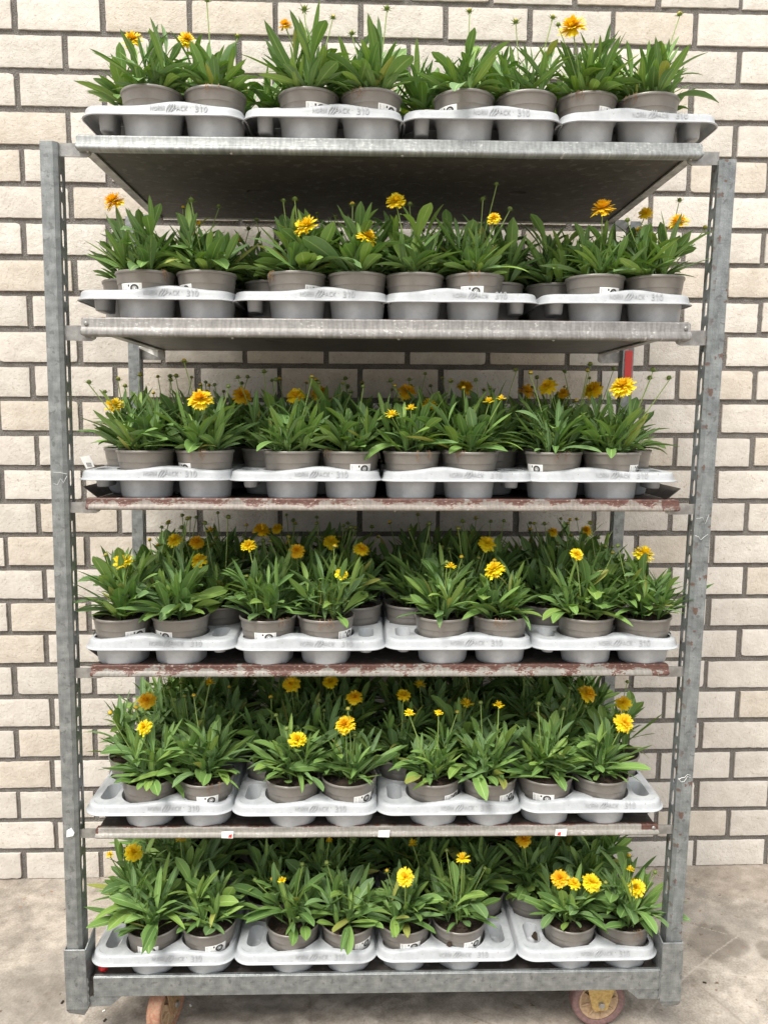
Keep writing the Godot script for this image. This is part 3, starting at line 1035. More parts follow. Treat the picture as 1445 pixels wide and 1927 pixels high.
func build_trays() -> void:
	tray_meshes = make_tray()
	var r := RandomNumberGenerator.new()
	r.seed = 4
	var proto: Node3D = null
	for i in 6:
		var list := []
		for k in ROWS: list.append([])
		for k in 4:
			var from_tag := 3 - k
			var where: String = (ORD[from_tag] + " from red-tagged post") if from_tag else "next to red-tagged post"
			var label: String = "pale grey plastic pot tray on %s, %s" % [SHELF_NAME[i], where]
			var tray: Node3D
			if proto == null:
				tray = thing("pot_tray", label, "tray", Vector3.ZERO, "pot trays on the trolley")
				var rim := part("rim", tray_meshes[0], M.tray, tray)
				for row in ROWS:
					for c in 2:
						var s := cup_spot(row, c)
						part("cup", tray_meshes[1], M.tray, tray, Transform3D(Basis(Vector3.UP, 0.0), Vector3(s.x, 0, s.y)))
				for e in 2:
					var x := Transform3D(Basis(Vector3.RIGHT, -0.055), Vector3(0.022, 0.0, 0.0032))
					if e: x = Transform3D(Basis(Vector3.UP, PI), Vector3(0, 0, -0.56)) * x
					part("lettering", tray_meshes[2], M.tray, rim, x)
					part("emblem", tray_meshes[3], M.tray, rim, x)
				proto = tray
			else:
				tray = proto.duplicate()
				tray.name = numbered("pot_tray")
				add_child(tray)
				tray.set_meta("label", label)
			var x: float = TRAY_X[i][k] + lean_x(DECK[i])
			var y := deck_y(i) + SAG * (x - lean_x(DECK[i]))
			var turn := r.randf_range(-0.008, 0.008)
			var front: float = TRAY_Z[i] + r.randf_range(-0.004, 0.004)
			if MIRROR[i][k]:
				tray.transform = Transform3D(Basis(Vector3.UP, PI + turn), Vector3(x, y, front - 0.56))
			else:
				tray.transform = Transform3D(Basis(Vector3.UP, turn), Vector3(x, y, front))
			for row in ROWS:
				for c in 2:
					var lr := row
					var lc := c
					if MIRROR[i][k]:
						lr = ROWS - 1 - row
						lc = 1 - c
					var s := cup_spot(lr, lc)
					var w := tray.transform * Vector3(s.x, 0.0012, s.y)
					list[row].append({"at": w, "tray": k, "col": c, "flowers": [], "buds": []})
		pots.append(list)

# ------------------------------------------------------------------ plants
func make_leaf(kind: int, bend: float, twist: float, r: RandomNumberGenerator) -> ArrayMesh:
	# unit length along +z at the base, bending in the y-z plane; kind 0 spatulate, 1 lance-shaped
	var st := tool()
	flat(st, false)
	var seg := 8
	var p := Vector3.ZERO
	var mids := PackedVector3Array()
	var rows := []
	var wide := 0.118 if kind == 0 else 0.064
	wide *= r.randf_range(0.88, 1.14)
	for k in seg + 1:
		var t := float(k) / seg
		var ang := bend * (t - 0.15) * (1.0 if t > 0.15 else 0.0)
		var d := Vector3(0, sin(ang), cos(ang))
		if k: p += d / seg
		var w: float
		if kind == 0: w = wide * (0.10 + 0.90 * pow(sin(PI * pow(clampf(t, 0, 1), 1.9) * 0.985), 0.72)) if t < 1.0 else 0.0
		else: w = wide * (0.13 + 0.87 * pow(sin(PI * pow(t, 1.15)), 0.85)) * (1.0 if t < 0.99 else 0.0)
		if kind == 0 and k == seg: w = wide * 0.10
		var side := Vector3(cos(twist * t), sin(twist * t), 0)
		var up := Vector3(0, d.z, -d.y)
		var fold := 0.36 * (1.0 - 0.5 * t)
		mids.append(p)
		var wav := r.randf_range(-0.04, 0.04)
		var a := p - side * w + up * (w * (fold + wav))
		var b := p + side * w + up * (w * (fold - wav))
		rows.append(PackedVector3Array([a, a.lerp(p, 0.5) - up * w * 0.06, p - up * 0.004, b.lerp(p, 0.5) - up * w * 0.06, b]))
	sheet(st, rows)
	leaf_mid.append(mids)
	return done(st)

func make_bloom(r: RandomNumberGenerator, petals: int, layers: int, opened: float, ripe := 1.0) -> ArrayMesh:
	# a semi-double daisy, radius about 1, facing +y, drawn with vertex colours
	var st := tool()
	flat(st, false)
	for l in layers:
		var u := float(l) / maxi(1, layers - 1)
		var n := int(lerpf(petals, petals * 0.45, u))
		for k in n:
			var az := TAU * (k + r.randf_range(-0.3, 0.3) + l * 0.5) / n
			var el := lerpf(-0.25, 1.3, u) + r.randf_range(-0.2, 0.2) + (1.0 - opened) * 0.7
			var length := lerpf(1.0, 0.55, u) * r.randf_range(0.85, 1.1)
			var w := 0.17 * lerpf(1.0, 0.7, u) * r.randf_range(0.85, 1.2)
			var out := Vector3(cos(az), 0, sin(az))
			var side := Vector3(-sin(az), 0, cos(az))
			var tone := Color(0.88, lerpf(0.70, 0.63, u) * r.randf_range(0.85, 1.08) * ripe, 0.012)
			var rows := []
			var p := out * 0.06 + Vector3.UP * (0.06 + 0.10 * u)
			var curl := r.randf_range(-0.5, 0.15)
			for s in 4:
				var t := s / 3.0
				var e := el + curl * t
				var d := out * cos(e) + Vector3.UP * sin(e)
				if s: p += d * length / 3.0
				var ww: float = w * [0.35, 0.85, 1.0, 0.78][s]
				var nrm := d.cross(side)
				var tip := d * (0.07 if s == 3 else 0.0)
				rows.append(PackedVector3Array([p - side * ww + nrm * ww * 0.25 + tip * r.randf_range(0.0, 1.5), p - tip * 0.6, p + side * ww + nrm * ww * 0.25 + tip * r.randf_range(0.0, 1.5)]))
			st.set_color(tone)
			sheet(st, rows)
	# green cup beneath
	st.set_color(Color(0.16, 0.24, 0.05))
	lathe(st, [Vector2(0.03, -0.22), Vector2(0.2, -0.14), Vector2(0.25, 0.0), Vector2(0.16, 0.1)], 9)
	for k in 8:
		var az := TAU * k / 8 + 0.2
		var o := Vector3(cos(az), 0, sin(az))
		var s := Vector3(-sin(az), 0, cos(az)) * 0.06
		tri(st, o * 0.18 - s + Vector3(0, -0.12, 0), o * 0.18 + s + Vector3(0, -0.12, 0), o * 0.48 + Vector3(0, -0.10 + r.randf_range(-0.1, 0.06), 0))
	return done(st)

func make_bud(r: RandomNumberGenerator, yellow: float) -> ArrayMesh:
	# a closed bud, radius about 1, pointing +y, with a star of narrow bracts under it
	var st := tool()
	flat(st, false)
	var top := Color(0.20, 0.27, 0.06).lerp(Color(0.80, 0.52, 0.03), yellow)
	st.set_color(Color(0.15, 0.21, 0.06))
	lathe(st, [Vector2(0.12, -0.75), Vector2(0.6, -0.55), Vector2(0.88, -0.1)], 10)
	st.set_color(top)
	lathe(st, [Vector2(0.88, -0.1), Vector2(0.82, 0.35), Vector2(0.5, 0.72), Vector2(0.05, 0.85)], 10)
	st.set_color(Color(0.17, 0.25, 0.07))
	for k in 9:
		var az := TAU * (k + r.randf_range(-0.2, 0.2)) / 9
		var o := Vector3(cos(az), 0, sin(az))
		var s := Vector3(-sin(az), 0, cos(az)) * 0.2
		var rise := r.randf_range(-0.25, 0.75)
		var a := o * 0.5 + Vector3(0, -0.6, 0)
		var b := o * 1.35 + Vector3(0, -0.5 + rise * 0.5, 0)
		var c := o * 2.3 + Vector3(0, -0.35 + rise * 1.2, 0)
		tri(st, a - s, a + s, b + s * 0.8)
		tri(st, a - s, b + s * 0.8, b - s * 0.8)
		tri(st, b - s * 0.8, b + s * 0.8, c)
	return done(st)

func make_shapes() -> void:
	var r := RandomNumberGenerator.new()
	r.seed = 12
	for k in 9: leaf_mesh.append(make_leaf(0, [-0.2, -0.7, -1.2, -0.4, -0.9, -1.5, 0.15, -0.5, -0.75][k], r.randf_range(-0.5, 0.5), r))
	for k in 9: leaf_mesh.append(make_leaf(1, [-0.2, -0.6, -0.35, -1.0, 0.12, -0.8, -0.15, -0.45, -0.25][k], r.randf_range(-0.5, 0.5), r))
	for k in 5: flower_mesh.append(make_bloom(r, 18, 6, [1.0, 0.75, 1.0, 0.9, 0.6][k], [1.0, 0.95, 1.08, 0.86, 1.04][k]))
	for k in 3: small_flower_mesh.append(make_bloom(r, 11, 3, 0.35))
	for k in 6: bud_mesh.append(make_bud(r, [0.0, 0.15, 0.0, 0.9, 0.35, 0.0][k]))
	for k in 5:
		# unit stem along +y with a slight sway
		var st := tool()
		var pts := []
		var sway := Vector3(r.randf_range(-0.05, 0.05), 0, r.randf_range(-0.05, 0.05))
		for j in 7:
			var t := j / 6.0
			pts.append(Vector3(0, t, 0) + sway * sin(t * PI))
		var rows := []
		for j in 7:
			var ring := PackedVector3Array()
			for q in 6: ring.append(pts[j] + Vector3(cos(TAU * q / 6), 0, sin(TAU * q / 6)) * 0.0125 * lerpf(1.15, 0.9, j / 6.0))
			rows.append(ring)
		flat(st, false)
		sheet(st, rows, true)
		stem_mesh.append(done(st))

# where the leaves of one plant go: [mesh, material, transform] each
func leaf_plan(r: RandomNumberGenerator, count: int) -> Array:
	var out := []
	var crowns := []
	var nc := r.randi_range(5, 8)
	for k in nc:
		var a := TAU * k / nc + r.randf_range(-0.4, 0.4)
		var d := r.randf_range(0.006, 0.034)
		crowns.append([Vector3(cos(a) * d, 0, sin(a) * d), Vector3(cos(a) * d * 9.0, 1, sin(a) * d * 9.0).normalized(), r.randf_range(0.030, 0.088)])
	for i in count:
		var u := (i + r.randf()) / count
		var cr: Array = crowns[i % nc]
		var az := i * 2.39996 + r.randf_range(-0.5, 0.5)
		var outward := u < 0.30
		if outward:
			# low leaves lean away from the middle of the clump
			var c: Vector3 = cr[0]
			az = atan2(c.x, c.z) + r.randf_range(-0.9, 0.9)
		var el: float
		var length: float
		var kind: int
		if u < 0.30:
			el = r.randf_range(0.15, 0.85)
			length = r.randf_range(0.045, 0.092)
			kind = r.randi() % 9 if r.randf() < 0.8 else 9 + r.randi() % 9
		else:
			el = lerpf(0.42, 1.40, pow((u - 0.30) / 0.70, 1.15)) + r.randf_range(-0.28, 0.2)
			length = lerpf(0.100, 0.062, (u - 0.30) / 0.70) * r.randf_range(0.65, 1.35)
			kind = 9 + r.randi() % 9 if r.randf() < 0.72 else r.randi() % 9
		var climb: float = cr[2] * clampf((u - 0.2) / 0.8, 0, 1)
		var at: Vector3 = cr[0] * 1.0 + cr[1] * climb + Vector3(0, 0.088, 0)
		var roll := r.randf_range(-0.5, 0.5)
		var stretch := Vector3.ONE * length * Vector3(r.randf_range(0.92, 1.15), 1, 1)
		var b: Basis
		for again in 9:
			b = (Basis(Vector3.UP, az) * Basis(Vector3.RIGHT, -el) * Basis(Vector3.BACK, roll)).scaled_local(stretch)
			var clear := true
			for v in leaf_mid[kind]:
				var w: Vector3 = at + b * v
				var out_by := Vector2(w.x, w.z).length()
				if (out_by > 0.046 and out_by < 0.068 and w.y < 0.1045) or (out_by <= 0.046 and w.y < 0.088): clear = false
			if clear: break
			el += 0.14
			roll *= 0.6
		out.append([kind, r.randi() % 5 if r.randf() > 0.02 else 5, Transform3D(b, at), cr])
	return out

func stem_to(plant: Node3D, from: Vector3, to: Vector3, thick: float, r: RandomNumberGenerator) -> void:
	var d := to - from
	var up := d.normalized()
	var x := up.cross(Vector3(0.2, 0.1, 1)).normalized()
	var b := Basis(x * thick, d, x.cross(up) * thick)
	part("stem", stem_mesh[r.randi() % 5], M.stem, plant, Transform3D(b, from))

func add_bloom(plant: Node3D, called: String, mesh: Mesh, size: float, to: Vector3, face: Vector3, r: RandomNumberGenerator) -> void:
	var up := face.normalized()
	var x := up.cross(Vector3(0.3, 0.2, 1)).normalized()
	var b := Basis(x, up, x.cross(up)).rotated(up, r.randf() * TAU)
	part(called, mesh, M.bloom, plant, Transform3D(b.scaled(Vector3.ONE * size), to))
	var from := Vector3(to.x * 0.12 + r.randf_range(-0.008, 0.008), 0.10, to.z * 0.12 + r.randf_range(-0.008, 0.008))
	stem_to(plant, from, to - up * size * (0.15 if called == "flower" else 0.7), 0.105 if called == "flower" else 0.09, r)

var pot_mesh: ArrayMesh
var soil_meshes := []
var label_mesh: ArrayMesh

func make_pot() -> void:
	var st := tool()
	flat(st, false)
	lathe(st, [Vector2(0.0005, 0.002), Vector2(0.044, 0.002), Vector2(0.0462, 0.004), Vector2(0.0545, 0.062), Vector2(0.0552, 0.068), Vector2(0.0558, 0.0738), Vector2(0.0562, 0.0744), Vector2(0.0567, 0.0752)], 48)
	st.set_smooth_group(1)
	lathe(st, [Vector2(0.0567, 0.0752), Vector2(0.0586, 0.0925), Vector2(0.0592, 0.0935)], 48)
	st.set_smooth_group(2)
	lathe(st, [Vector2(0.0592, 0.0935), Vector2(0.0606, 0.0940), Vector2(0.0612, 0.0955), Vector2(0.0612, 0.0985), Vector2(0.0604, 0.0997), Vector2(0.0590, 0.0999), Vector2(0.0580, 0.0985), Vector2(0.0565, 0.082), Vector2(0.054, 0.07)], 48)
	pot_mesh = done(st)
	var r := RandomNumberGenerator.new()
	r.seed = 8
	for k in 3:
		st = tool()
		flat(st, false)
		var n := FastNoiseLite.new(); n.seed = k; n.frequency = 55.0
		var rows := []
		for j in 9:
			var ring := PackedVector3Array()
			var rad := 0.0575 * j / 8.0 + 0.0003
			for s in 28:
				var a := TAU * s / 28
				var p := Vector3(cos(a) * rad, 0, sin(a) * rad)
				p.y = 0.0905 + n.get_noise_2d(p.x, p.z) * 0.006 - 0.004 * (j / 8.0)
				ring.append(p)
			rows.append(ring)
		sheet(st, rows, true)
		for c in 40:   # crumbs
			var a := r.randf() * TAU
			var rad := 0.052 * sqrt(r.randf())
			var o := Vector3(cos(a) * rad, 0.0905, sin(a) * rad)
			var s := r.randf_range(0.001, 0.003)
			box(st, o - Vector3(s, s * 0.4, s), o + Vector3(s, s, s * 0.8), s * 0.3, Transform3D.IDENTITY)
		soil_meshes.append(done(st))
	# label bent round the pot, facing +z
	st = tool()
	flat(st, false)
	var rows2 := []
	for y in [0.0738, 0.0538]:
		var row := PackedVector3Array()
		var rad := lerpf(0.0533, 0.0556, (y - 0.0535) / 0.02) + 0.0005
		for s in 11:
			var a := (s / 10.0 - 0.5) * 0.84
			row.append(Vector3(sin(a) * rad, y, cos(a) * rad))
		rows2.append(row)
	sheet(st, rows2)
	label_mesh = done(st)

const NUM := ["no", "one", "two", "three", "four", "five", "six", "seven"]

func plant_label(i: int, k: int, row: int, c: int) -> String:
	# which shelf, which tray, which row from the wall, which of the pair
	var tray: String = "tray beside red-tagged post" if k == 3 else ORD[3 - k] + " tray from red-tagged post"
	var rows := ["outermost row", "second row in", "middle row", "second row from wall", "wall-side row"]
	var short: String = ["top shelf", "second shelf", "third shelf", "fourth shelf", "fifth shelf", "bottom deck"][i]
	return "potted tickseed, %s, %s, %s, %s" % [short, tray, rows[row], "red-tag side" if c == 1 else "far side"]

# flowers and buds read off the photograph: [x, y, row, size]; the depth is that of the pot row they grow in
const FLOWERS := [
	[[250, 76, 1, 19], [352, 76, 1, 17], [537, 48, 0, 13], [1077, 53, 0, 25], [628, 120, 1, 9], [735, 166, 2, 7], [590, 157, 2, 8]],
	[[215, 381, 0, 21], [577, 428, 0, 23], [691, 447, 0, 20], [745, 381, 0, 18], [929, 411, 0, 13], [1133, 394, 0, 23], [1214, 402, 1, 14], [1276, 420, 0, 20], [447, 452, 1, 13], [1206, 440, 2, 16], [1047, 450, 2, 9], [375, 425, 1, 9]],
	[[378, 753, 0, 23], [216, 765, 1, 18], [557, 746, 1, 19], [601, 741, 2, 18], [455, 745, 2, 18], [765, 738, 2, 18], [808, 763, 1, 17], [737, 782, 0, 12], [773, 769, 0, 9], [920, 757, 0, 10], [943, 751, 0, 8], [1030, 728, 1, 18], [990, 738, 2, 17], [1115, 734, 2, 20], [1172, 728, 0, 24], [1060, 741, 2, 12], [875, 730, 3, 17]],
	[[232, 1057, 0, 18], [329, 1017, 1, 16], [371, 1021, 2, 15], [374, 1055, 1, 17], [492, 999, 2, 17], [468, 1028, 0, 15], [558, 1037, 1, 16], [623, 1020, 2, 15], [680, 1034, 1, 16], [643, 1080, 0, 13], [916, 1023, 1, 17], [930, 1073, 0, 21], [848, 1067, 0, 9], [1084, 1044, 0, 13], [1211, 1043, 0, 21], [522, 995, 3, 11], [1040, 1001, 3, 11], [1103, 999, 3, 12], [397, 999, 3, 9], [545, 1022, 3, 8]],
	[[277, 1318, 1, 17], [272, 1369, 0, 16], [650, 1364, 0, 20], [560, 1393, 0, 18], [548, 1287, 2, 17], [667, 1313, 1, 16], [395, 1285, 1, 9], [770, 1343, 0, 9], [825, 1342, 0, 7], [759, 1309, 1, 14], [938, 1328, 0, 9], [878, 1325, 1, 11], [1104, 1306, 1, 19], [1172, 1323, 1, 16], [1174, 1360, 0, 20], [790, 1289, 2, 10], [622, 1284, 2, 15]],
	[[252, 1605, 1, 18], [340, 1579, 1, 9], [531, 1657, 0, 7], [762, 1650, 0, 18], [870, 1617, 0, 12], [776, 1588, 1, 8], [985, 1579, 1, 16], [1053, 1653, 0, 18], [1079, 1662, 0, 14], [1112, 1660, 0, 19], [1196, 1671, 0, 18], [1185, 1636, 0, 7], [619, 1582, 1, 6], [207, 1609, 1, 7]]]
const BUDS := [
	[[390, 0, 0], [573, 16, 0], [627, 32, 0], [883, 20, 0], [970, 40, 0], [1040, 32, 0], [1050, 46, 0], [1278, 26, 0], [283, 60, 0], [447, 68, 0], [728, 15, 0], [662, 62, 0]],
	[[360, 376, 0], [534, 377, 0], [555, 374, 0], [663, 384, 0], [908, 374, 0], [934, 346, 0], [959, 393, 0], [483, 413, 1], [412, 388, 1], [700, 448, 1], [771, 384, 0], [1000, 410, 1], [1278, 376, 0], [1326, 428, 0], [1180, 414, 0], [632, 408, 1], [597, 402, 2], [1085, 430, 1], [345, 390, 1], [468, 430, 2]],
	[[168, 719, 0], [198, 737, 0], [264, 705, 1], [223, 713, 1], [236, 726, 1], [347, 679, 0], [332, 707, 1], [322, 715, 1], [430, 727, 0], [448, 710, 1], [466, 709, 2], [497, 699, 1], [519, 714, 1], [587, 709, 0], [600, 720, 1], [683, 727, 0], [645, 721, 1], [660, 737, 1], [735, 716, 1], [770, 714, 2], [800, 703, 2], [848, 717, 1], [872, 730, 0], [895, 715, 1], [922, 730, 1], [970, 696, 1], [998, 701, 0], [1035, 714, 1], [1062, 699, 2], [1110, 685, 1], [1105, 697, 1], [1154, 694, 2], [1228, 696, 0], [1222, 711, 0], [1258, 711, 0], [743, 726, 1], [650, 712, 2], [378, 724, 1], [404, 724, 2]],
	[[200, 1044, 0], [254, 1055, 0], [305, 992, 2], [316, 984, 2], [353, 976, 1], [386, 984, 1], [430, 973, 1], [458, 1009, 2], [509, 1018, 1], [543, 1010, 1], [556, 985, 2], [596, 985, 2], [652, 997, 2], [668, 994, 2], [700, 991, 3], [712, 1010, 2], [770, 997, 2], [808, 985, 1], [805, 988, 2], [870, 980, 2], [862, 994, 1], [923, 981, 2], [948, 980, 2], [840, 1058, 0], [890, 1056, 1], [930, 1055, 0], [868, 1048, 0], [1005, 985, 2], [1024, 985, 2], [1055, 976, 3], [1072, 978, 2], [1110, 984, 1], [1162, 1027, 0], [1152, 1040, 0], [465, 1085, 0], [630, 1028, 0], [845, 1033, 1], [900, 1050, 1]],
	[[208, 1341, 0], [257, 1331, 0], [318, 1294, 1], [348, 1310, 1], [365, 1308, 0], [520, 1346, 0], [540, 1371, 0], [510, 1312, 1], [600, 1318, 1], [610, 1337, 1], [655, 1334, 0], [667, 1383, 0], [904, 1322, 0], [860, 1340, 0], [1013, 1324, 0], [1060, 1334, 0], [1075, 1332, 1], [1180, 1283, 1], [1072, 1295, 1], [1100, 1330, 1]],
	[[480, 1655, 0], [513, 1654, 0], [569, 1626, 0], [220, 1718, 0], [615, 1623, 0], [728, 1638, 0], [840, 1600, 0], [912, 1634, 0], [835, 1655, 0], [1139, 1661, 0], [1232, 1641, 0], [1115, 1692, 0], [1093, 1630, 1], [790, 1609, 1], [665, 1583, 1], [276, 1607, 1], [275, 1655, 1], [1183, 1610, 1]]]
const LABELS := [[0, 1, 0, 22], [0, 1, 1, 38], [0, 2, 0, -45], [0, 3, 0, 36], [1, 0, 0, -18], [1, 0, 1, -46], [1, 1, 0, 46], [1, 2, 1, -12], [1, 3, 0, 18], [2, 0, 1, -45], [2, 1, 1, 24], [2, 3, 0, -60], [2, 3, 1, 50], [3, 0, 0, 46], [3, 0, 1, -30], [3, 1, 0, 0], [3, 1, 1, 55], [4, 0, 1, 12], [4, 1, 1, 36], [4, 2, 0, 46], [4, 2, 1, 40], [4, 3, 0, -16], [5, 0, 0, 0], [5, 0, 1, 26], [5, 1, 1, 42], [5, 2, 0, 12], [5, 2, 1, 30]]

func build_plants() -> void:
	make_shapes()
	make_pot()
	# hand the flowers and buds seen in the photograph to the pots they grow from
	for i in 6:
		for f in FLOWERS[i]: give(i, f, true)
		for f in BUDS[i]: give(i, f, false)
	# joined foliage for the plants deep in the shade of the shelves
	var fr := RandomNumberGenerator.new()
	for k in 6:
		fr.seed = 900 + k
		var sts := []
		for m in 6: sts.append(tool())
		for l in leaf_plan(fr, 104):
			sts[l[1]].append_from(leaf_mesh[l[0]], 0, l[2])
		sts[5].append_from(leaf_mesh[3], 0, Transform3D(Basis(Vector3.UP, k).scaled(Vector3.ONE * 0.04), Vector3(0, 0.092, 0)))
		var am := ArrayMesh.new()
		for m in 6:
			am.add_surface_from_arrays(Mesh.PRIMITIVE_TRIANGLES, sts[m].commit_to_arrays())
			am.surface_set_material(m, M.leaf[m])
		foliage_mesh.append(am)
	for i in 6:
		for row in ROWS:
			for q in pots[i][row]:
				var r := RandomNumberGenerator.new()
				r.seed = 5000 + i * 1000 + row * 100 + q.tray * 10 + q.col
				var plant := thing("potted_flower", plant_label(i, q.tray, row, q.col), "potted plant", q.at, "potted yellow flowers on the trolley")
				q["pot"] = part("pot", pot_mesh, M.pot, plant)
				part("soil", soil_meshes[r.randi() % 3], M.soil, plant, Transform3D(Basis(Vector3.UP, r.randf() * TAU), Vector3.ZERO))
				if row < 2:
					var s := r.randf_range(0.90, 1.14)
					for l in leaf_plan(r, r.randi_range(84, 120)):
						var x: Transform3D = l[2]
						part("leaf", leaf_mesh[l[0]], M.leaf[l[1]], plant, Transform3D(x.basis.scaled(Vector3.ONE * s), Vector3(x.origin.x, 0.088 + (x.origin.y - 0.088) * s, x.origin.z)))
				else:
					var s := r.randf_range(0.98, 1.18)
					var o := part("foliage", foliage_mesh[r.randi() % 6], null, plant, Transform3D(Basis(Vector3.UP, r.randf() * TAU).scaled(Vector3.ONE * s), Vector3(0, 0.088 * (1.0 - s), 0)))
					o.set_meta("kind", "stuff")
					for k in r.randi_range(1, 3):
						q.buds.append(Vector3(r.randf_range(-0.05, 0.05), r.randf_range(0.20, 0.27), r.randf_range(-0.05, 0.05)))
				for f in q.flowers:
					var face := Vector3(r.randf_range(-0.5, 0.5), 0.75, r.randf_range(0.15, 0.75))
					var small: bool = f[1] < 0.0135
					add_bloom(plant, "flower", small_flower_mesh[r.randi() % 3] if small else flower_mesh[r.randi() % 5], f[1] * (1.25 if small else 1.0), f[0], face if not small else Vector3(face.x * 0.5, 1, 0.1), r)
				for b in q.buds:
					add_bloom(plant, "bud", bud_mesh[r.randi() % 6], r.randf_range(0.0046, 0.0062), b, Vector3(r.randf_range(-0.3, 0.3), 1, r.randf_range(-0.3, 0.3)), r)
				# root hairs that hang over some rims
				if row == 0 and r.randf() < 0.55:
					var st := tool()
					var a0 := r.randf_range(-0.9, 0.9)
					for k in 7:
						var a := a0 + r.randf_range(-0.25, 0.25)
						var pts := []
						var drop := r.randf_range(0.006, 0.03)
						for j in 6:
							var t := j / 5.0
							var rad := 0.054 + 0.0085 * minf(1.0, t * 3.0) - 0.002 * t
							pts.append(Vector3(sin(a + t * r.randf_range(-0.1, 0.1)) * rad, 0.0995 + 0.003 * sin(minf(1.0, t * 2.5) * PI) - drop * maxf(0, t - 0.25), cos(a) * rad))
						tube(st, pts, 0.0006, 0.0003, 4)
					part("root", done(st), M.root, plant)
	for l in LABELS:
		for q in pots[l[0]][0]:
			if q.tray == l[1] and q.col == l[2]:
				part("pot_label", label_mesh, M.label[0], q.pot, Transform3D(Basis(Vector3.UP, deg_to_rad(l[3])), Vector3.ZERO))

func give(i: int, f: Array, flower: bool) -> void:
	var row: int = f[2]
	var z: float = pots[i][row][0].at.z
	var w := at_z(f[0], f[1], z)
	var best = null
	for q in pots[i][row]:
		if best == null or absf(q.at.x - w.x) < absf(best.at.x - w.x): best = q
	w.z = best.at.z
	w = at_z(f[0], f[1], w.z + (0.03 if flower else 0.0) + 0.02 * sin(f[0] * 1.7))
	if flower: best.flowers.append([w - best.at, f[3] / FOCAL * (CAM.z - w.z) * 0.97])
	else: best.buds.append(w - best.at)

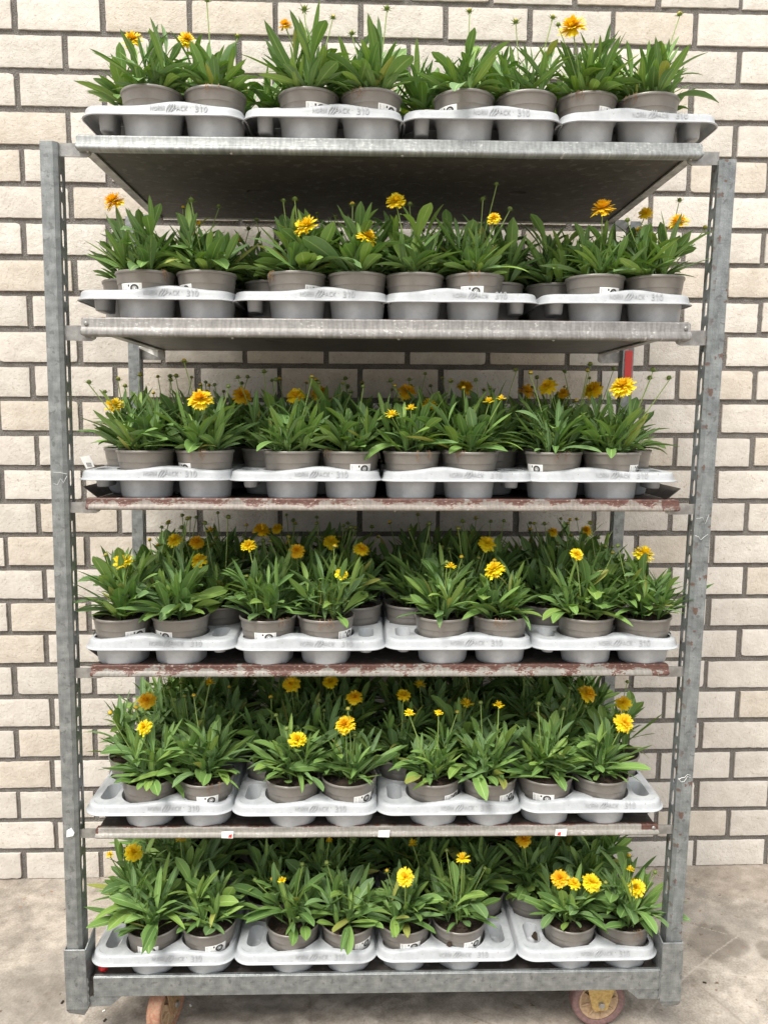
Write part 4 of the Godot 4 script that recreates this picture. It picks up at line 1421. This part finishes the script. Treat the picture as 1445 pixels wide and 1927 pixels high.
# ------------------------------------------------------------------ small things
func build_small_things() -> void:
	# lollipop lying on the bottom deck beside the front post
	var lolly := thing("lollipop", "small red lollipop lying on the bottom deck beside a post socket", "lollipop", Vector3(-0.617, DECK[5] - 0.004, -0.026))
	var st := tool()
	flat(st, false)
	var prof := []
	for k in 9: prof.append(Vector2(sin(PI * k / 8) * 0.0115 + 0.0001, 0.0115 - cos(PI * k / 8) * 0.0115))
	lathe(st, prof, 18)
	part("candy", done(st), M.candy, lolly)
	st = tool()
	tube(st, [Vector3(0.004, 0.014, -0.008), Vector3(0.014, 0.021, -0.035), Vector3(0.022, 0.027, -0.07)], 0.0017, 0.0017, 8)
	part("stick", done(st), M.paper, lolly)
	# price flag standing at the corner of the third shelf
	var v := at_z(166, 868, -0.10)
	var flag := thing("price_tag", "small white paper tag with printed bars sticking out beside third shelf tray", "price tag", v)
	st = tool()
	prism(st, [Vector2(-0.016, 0.009), Vector2(0.004, 0.013), Vector2(0.014, -0.012), Vector2(-0.004, -0.016)], -0.0003, 0.0003)
	part("paper", done(st), M.paper, flag)
	st = tool()
	for k in 6: prism(st, [Vector2(-0.004 + k * 0.0018, -0.003), Vector2(-0.003 + k * 0.0018, -0.003), Vector2(0.0 + k * 0.0018, -0.012), Vector2(-0.001 + k * 0.0018, -0.012)], 0.0004, 0.0006)
	part("print", done(st), mat(Color8(96, 94, 92), 0.7), flag)
	# torn paper under the second shelf
	v = at_z(283, 656, -0.50)
	st = tool()
	flat(st, false)
	var rows := []
	for j in 5:
		var row := PackedVector3Array()
		for i in 6:
			var a := i / 5.0
			var b := j / 4.0
			row.append(Vector3(-0.028 + a * 0.048, 0.008 - b * 0.030 * (0.25 + 0.75 * a), 0.004 * sin(a * 5.0 + b * 3.0)))
		rows.append(row)
	sheet(st, rows)
	var scrap := part(numbered("paper_scrap"), done(st), M.paper, self, Transform3D(Basis.IDENTITY, v))
	tag(scrap, "torn white paper scrap hanging under the second shelf by a rear post", "paper")
	# lumps of potting soil spilt on the bottom trays
	for p in [[1010, 1768, 0.036, "clump of dark soil lying in the pocket of bottom tray beside red-tagged post"], [845, 1781, 0.0655, "small soil crumb on the front skirt of a bottom deck tray"]]:
		st = tool()
		flat(st, false)
		var big: bool = p[2] < 0.05
		var n := FastNoiseLite.new(); n.seed = 6; n.frequency = 90.0
		var lump := []
		for k in 9:
			var ring := PackedVector3Array()
			for q in 14:
				var d := Vector3(sin(PI * k / 8.0) * cos(TAU * q / 14), -cos(PI * k / 8.0) * 0.7 + 0.7, sin(PI * k / 8.0) * sin(TAU * q / 14)) * (0.011 if big else 0.005)
				ring.append(d * (1.0 + 0.7 * n.get_noise_3dv(d)))
			lump.append(ring)
		sheet(st, lump, true)
		var clod := part(numbered("soil_clump"), done(st), M.soil, self, Transform3D(Basis.IDENTITY, at_y(p[0], p[1], deck_y(5) + p[2])))
		tag(clod, p[3], "soil")
	# crumbs of soil spilt on a tray and bits on the floor
	var r := RandomNumberGenerator.new()
	r.seed = 3
	for p in [[359, 1893, M.paper], [196, 1903, M.paper], [198, 1921, M.soil], [118, 1887, M.soil], [1325, 1850, M.soil]]:
		var w := at_y(p[0], p[1], 0.0)
		st = tool()
		var s := r.randf_range(0.003, 0.005)
		box(st, Vector3(-s, 0.0002, -s * 0.5), Vector3(s, s * 0.7, s * 0.5), s * 0.25, Transform3D(Basis(Vector3.UP, r.randf() * 3.0), Vector3.ZERO))
		var bit := part(numbered("litter_scrap"), done(st), p[2], self, Transform3D(Basis.IDENTITY, w))
		if p[2] == M.paper: tag(bit, "tiny white paper scrap on the concrete " + ("beside the red-rimmed castor" if p[0] > 300 else "by the foot of the galvanised post"), "litter", "scraps on the floor")
		else: tag(bit, "tiny dark crumb of soil on the concrete floor " + ["below the post foot", "beside the post foot", "near the round damp stain"][0 if p[0] == 198 else (1 if p[0] == 118 else 2)], "litter", "scraps on the floor")

func _ready() -> void:
	# camera, sky, sun, exposure
	var cam := Camera3D.new()
	cam.name = "camera"
	cam.position = CAM
	cam.rotation = ROT
	cam.fov = rad_to_deg(2.0 * atan(963.5 / FOCAL))
	cam.near = 0.05
	cam.far = 300.0
	add_child(cam)
	cam.current = true
	var env := Environment.new()
	env.background_mode = Environment.BG_SKY
	var sky := Sky.new()
	var sm := ProceduralSkyMaterial.new()
	sm.sky_top_color = Color(0.985, 0.995, 1.0)
	sm.sky_horizon_color = Color(0.46, 0.47, 0.48)
	sm.ground_bottom_color = Color(0.45, 0.43, 0.40)
	sm.ground_horizon_color = Color(0.55, 0.54, 0.52)
	sm.sky_curve = 0.6
	sm.sun_angle_max = 1.0
	sky.sky_material = sm
	env.sky = sky
	env.tonemap_mode = Environment.TONE_MAPPER_LINEAR
	env.tonemap_exposure = 2.75
	env.sdfgi_enabled = true
	env.ssao_enabled = true
	env.ssil_enabled = true
	var we := WorldEnvironment.new()
	we.name = "world_environment"
	we.environment = env
	add_child(we)
	var sun := DirectionalLight3D.new()
	sun.name = "sun"
	sun.light_energy = 0.5
	sun.light_angular_distance = 25.0
	sun.light_color = Color(1.0, 0.985, 0.96)
	sun.shadow_enabled = true
	add_child(sun)
	sun.look_at_from_position(Vector3(-0.42, 1.15, 0.62), Vector3.ZERO)

	make_materials()
	build_setting()
	build_trolley()
	build_trays()
	build_plants()
	build_small_things()
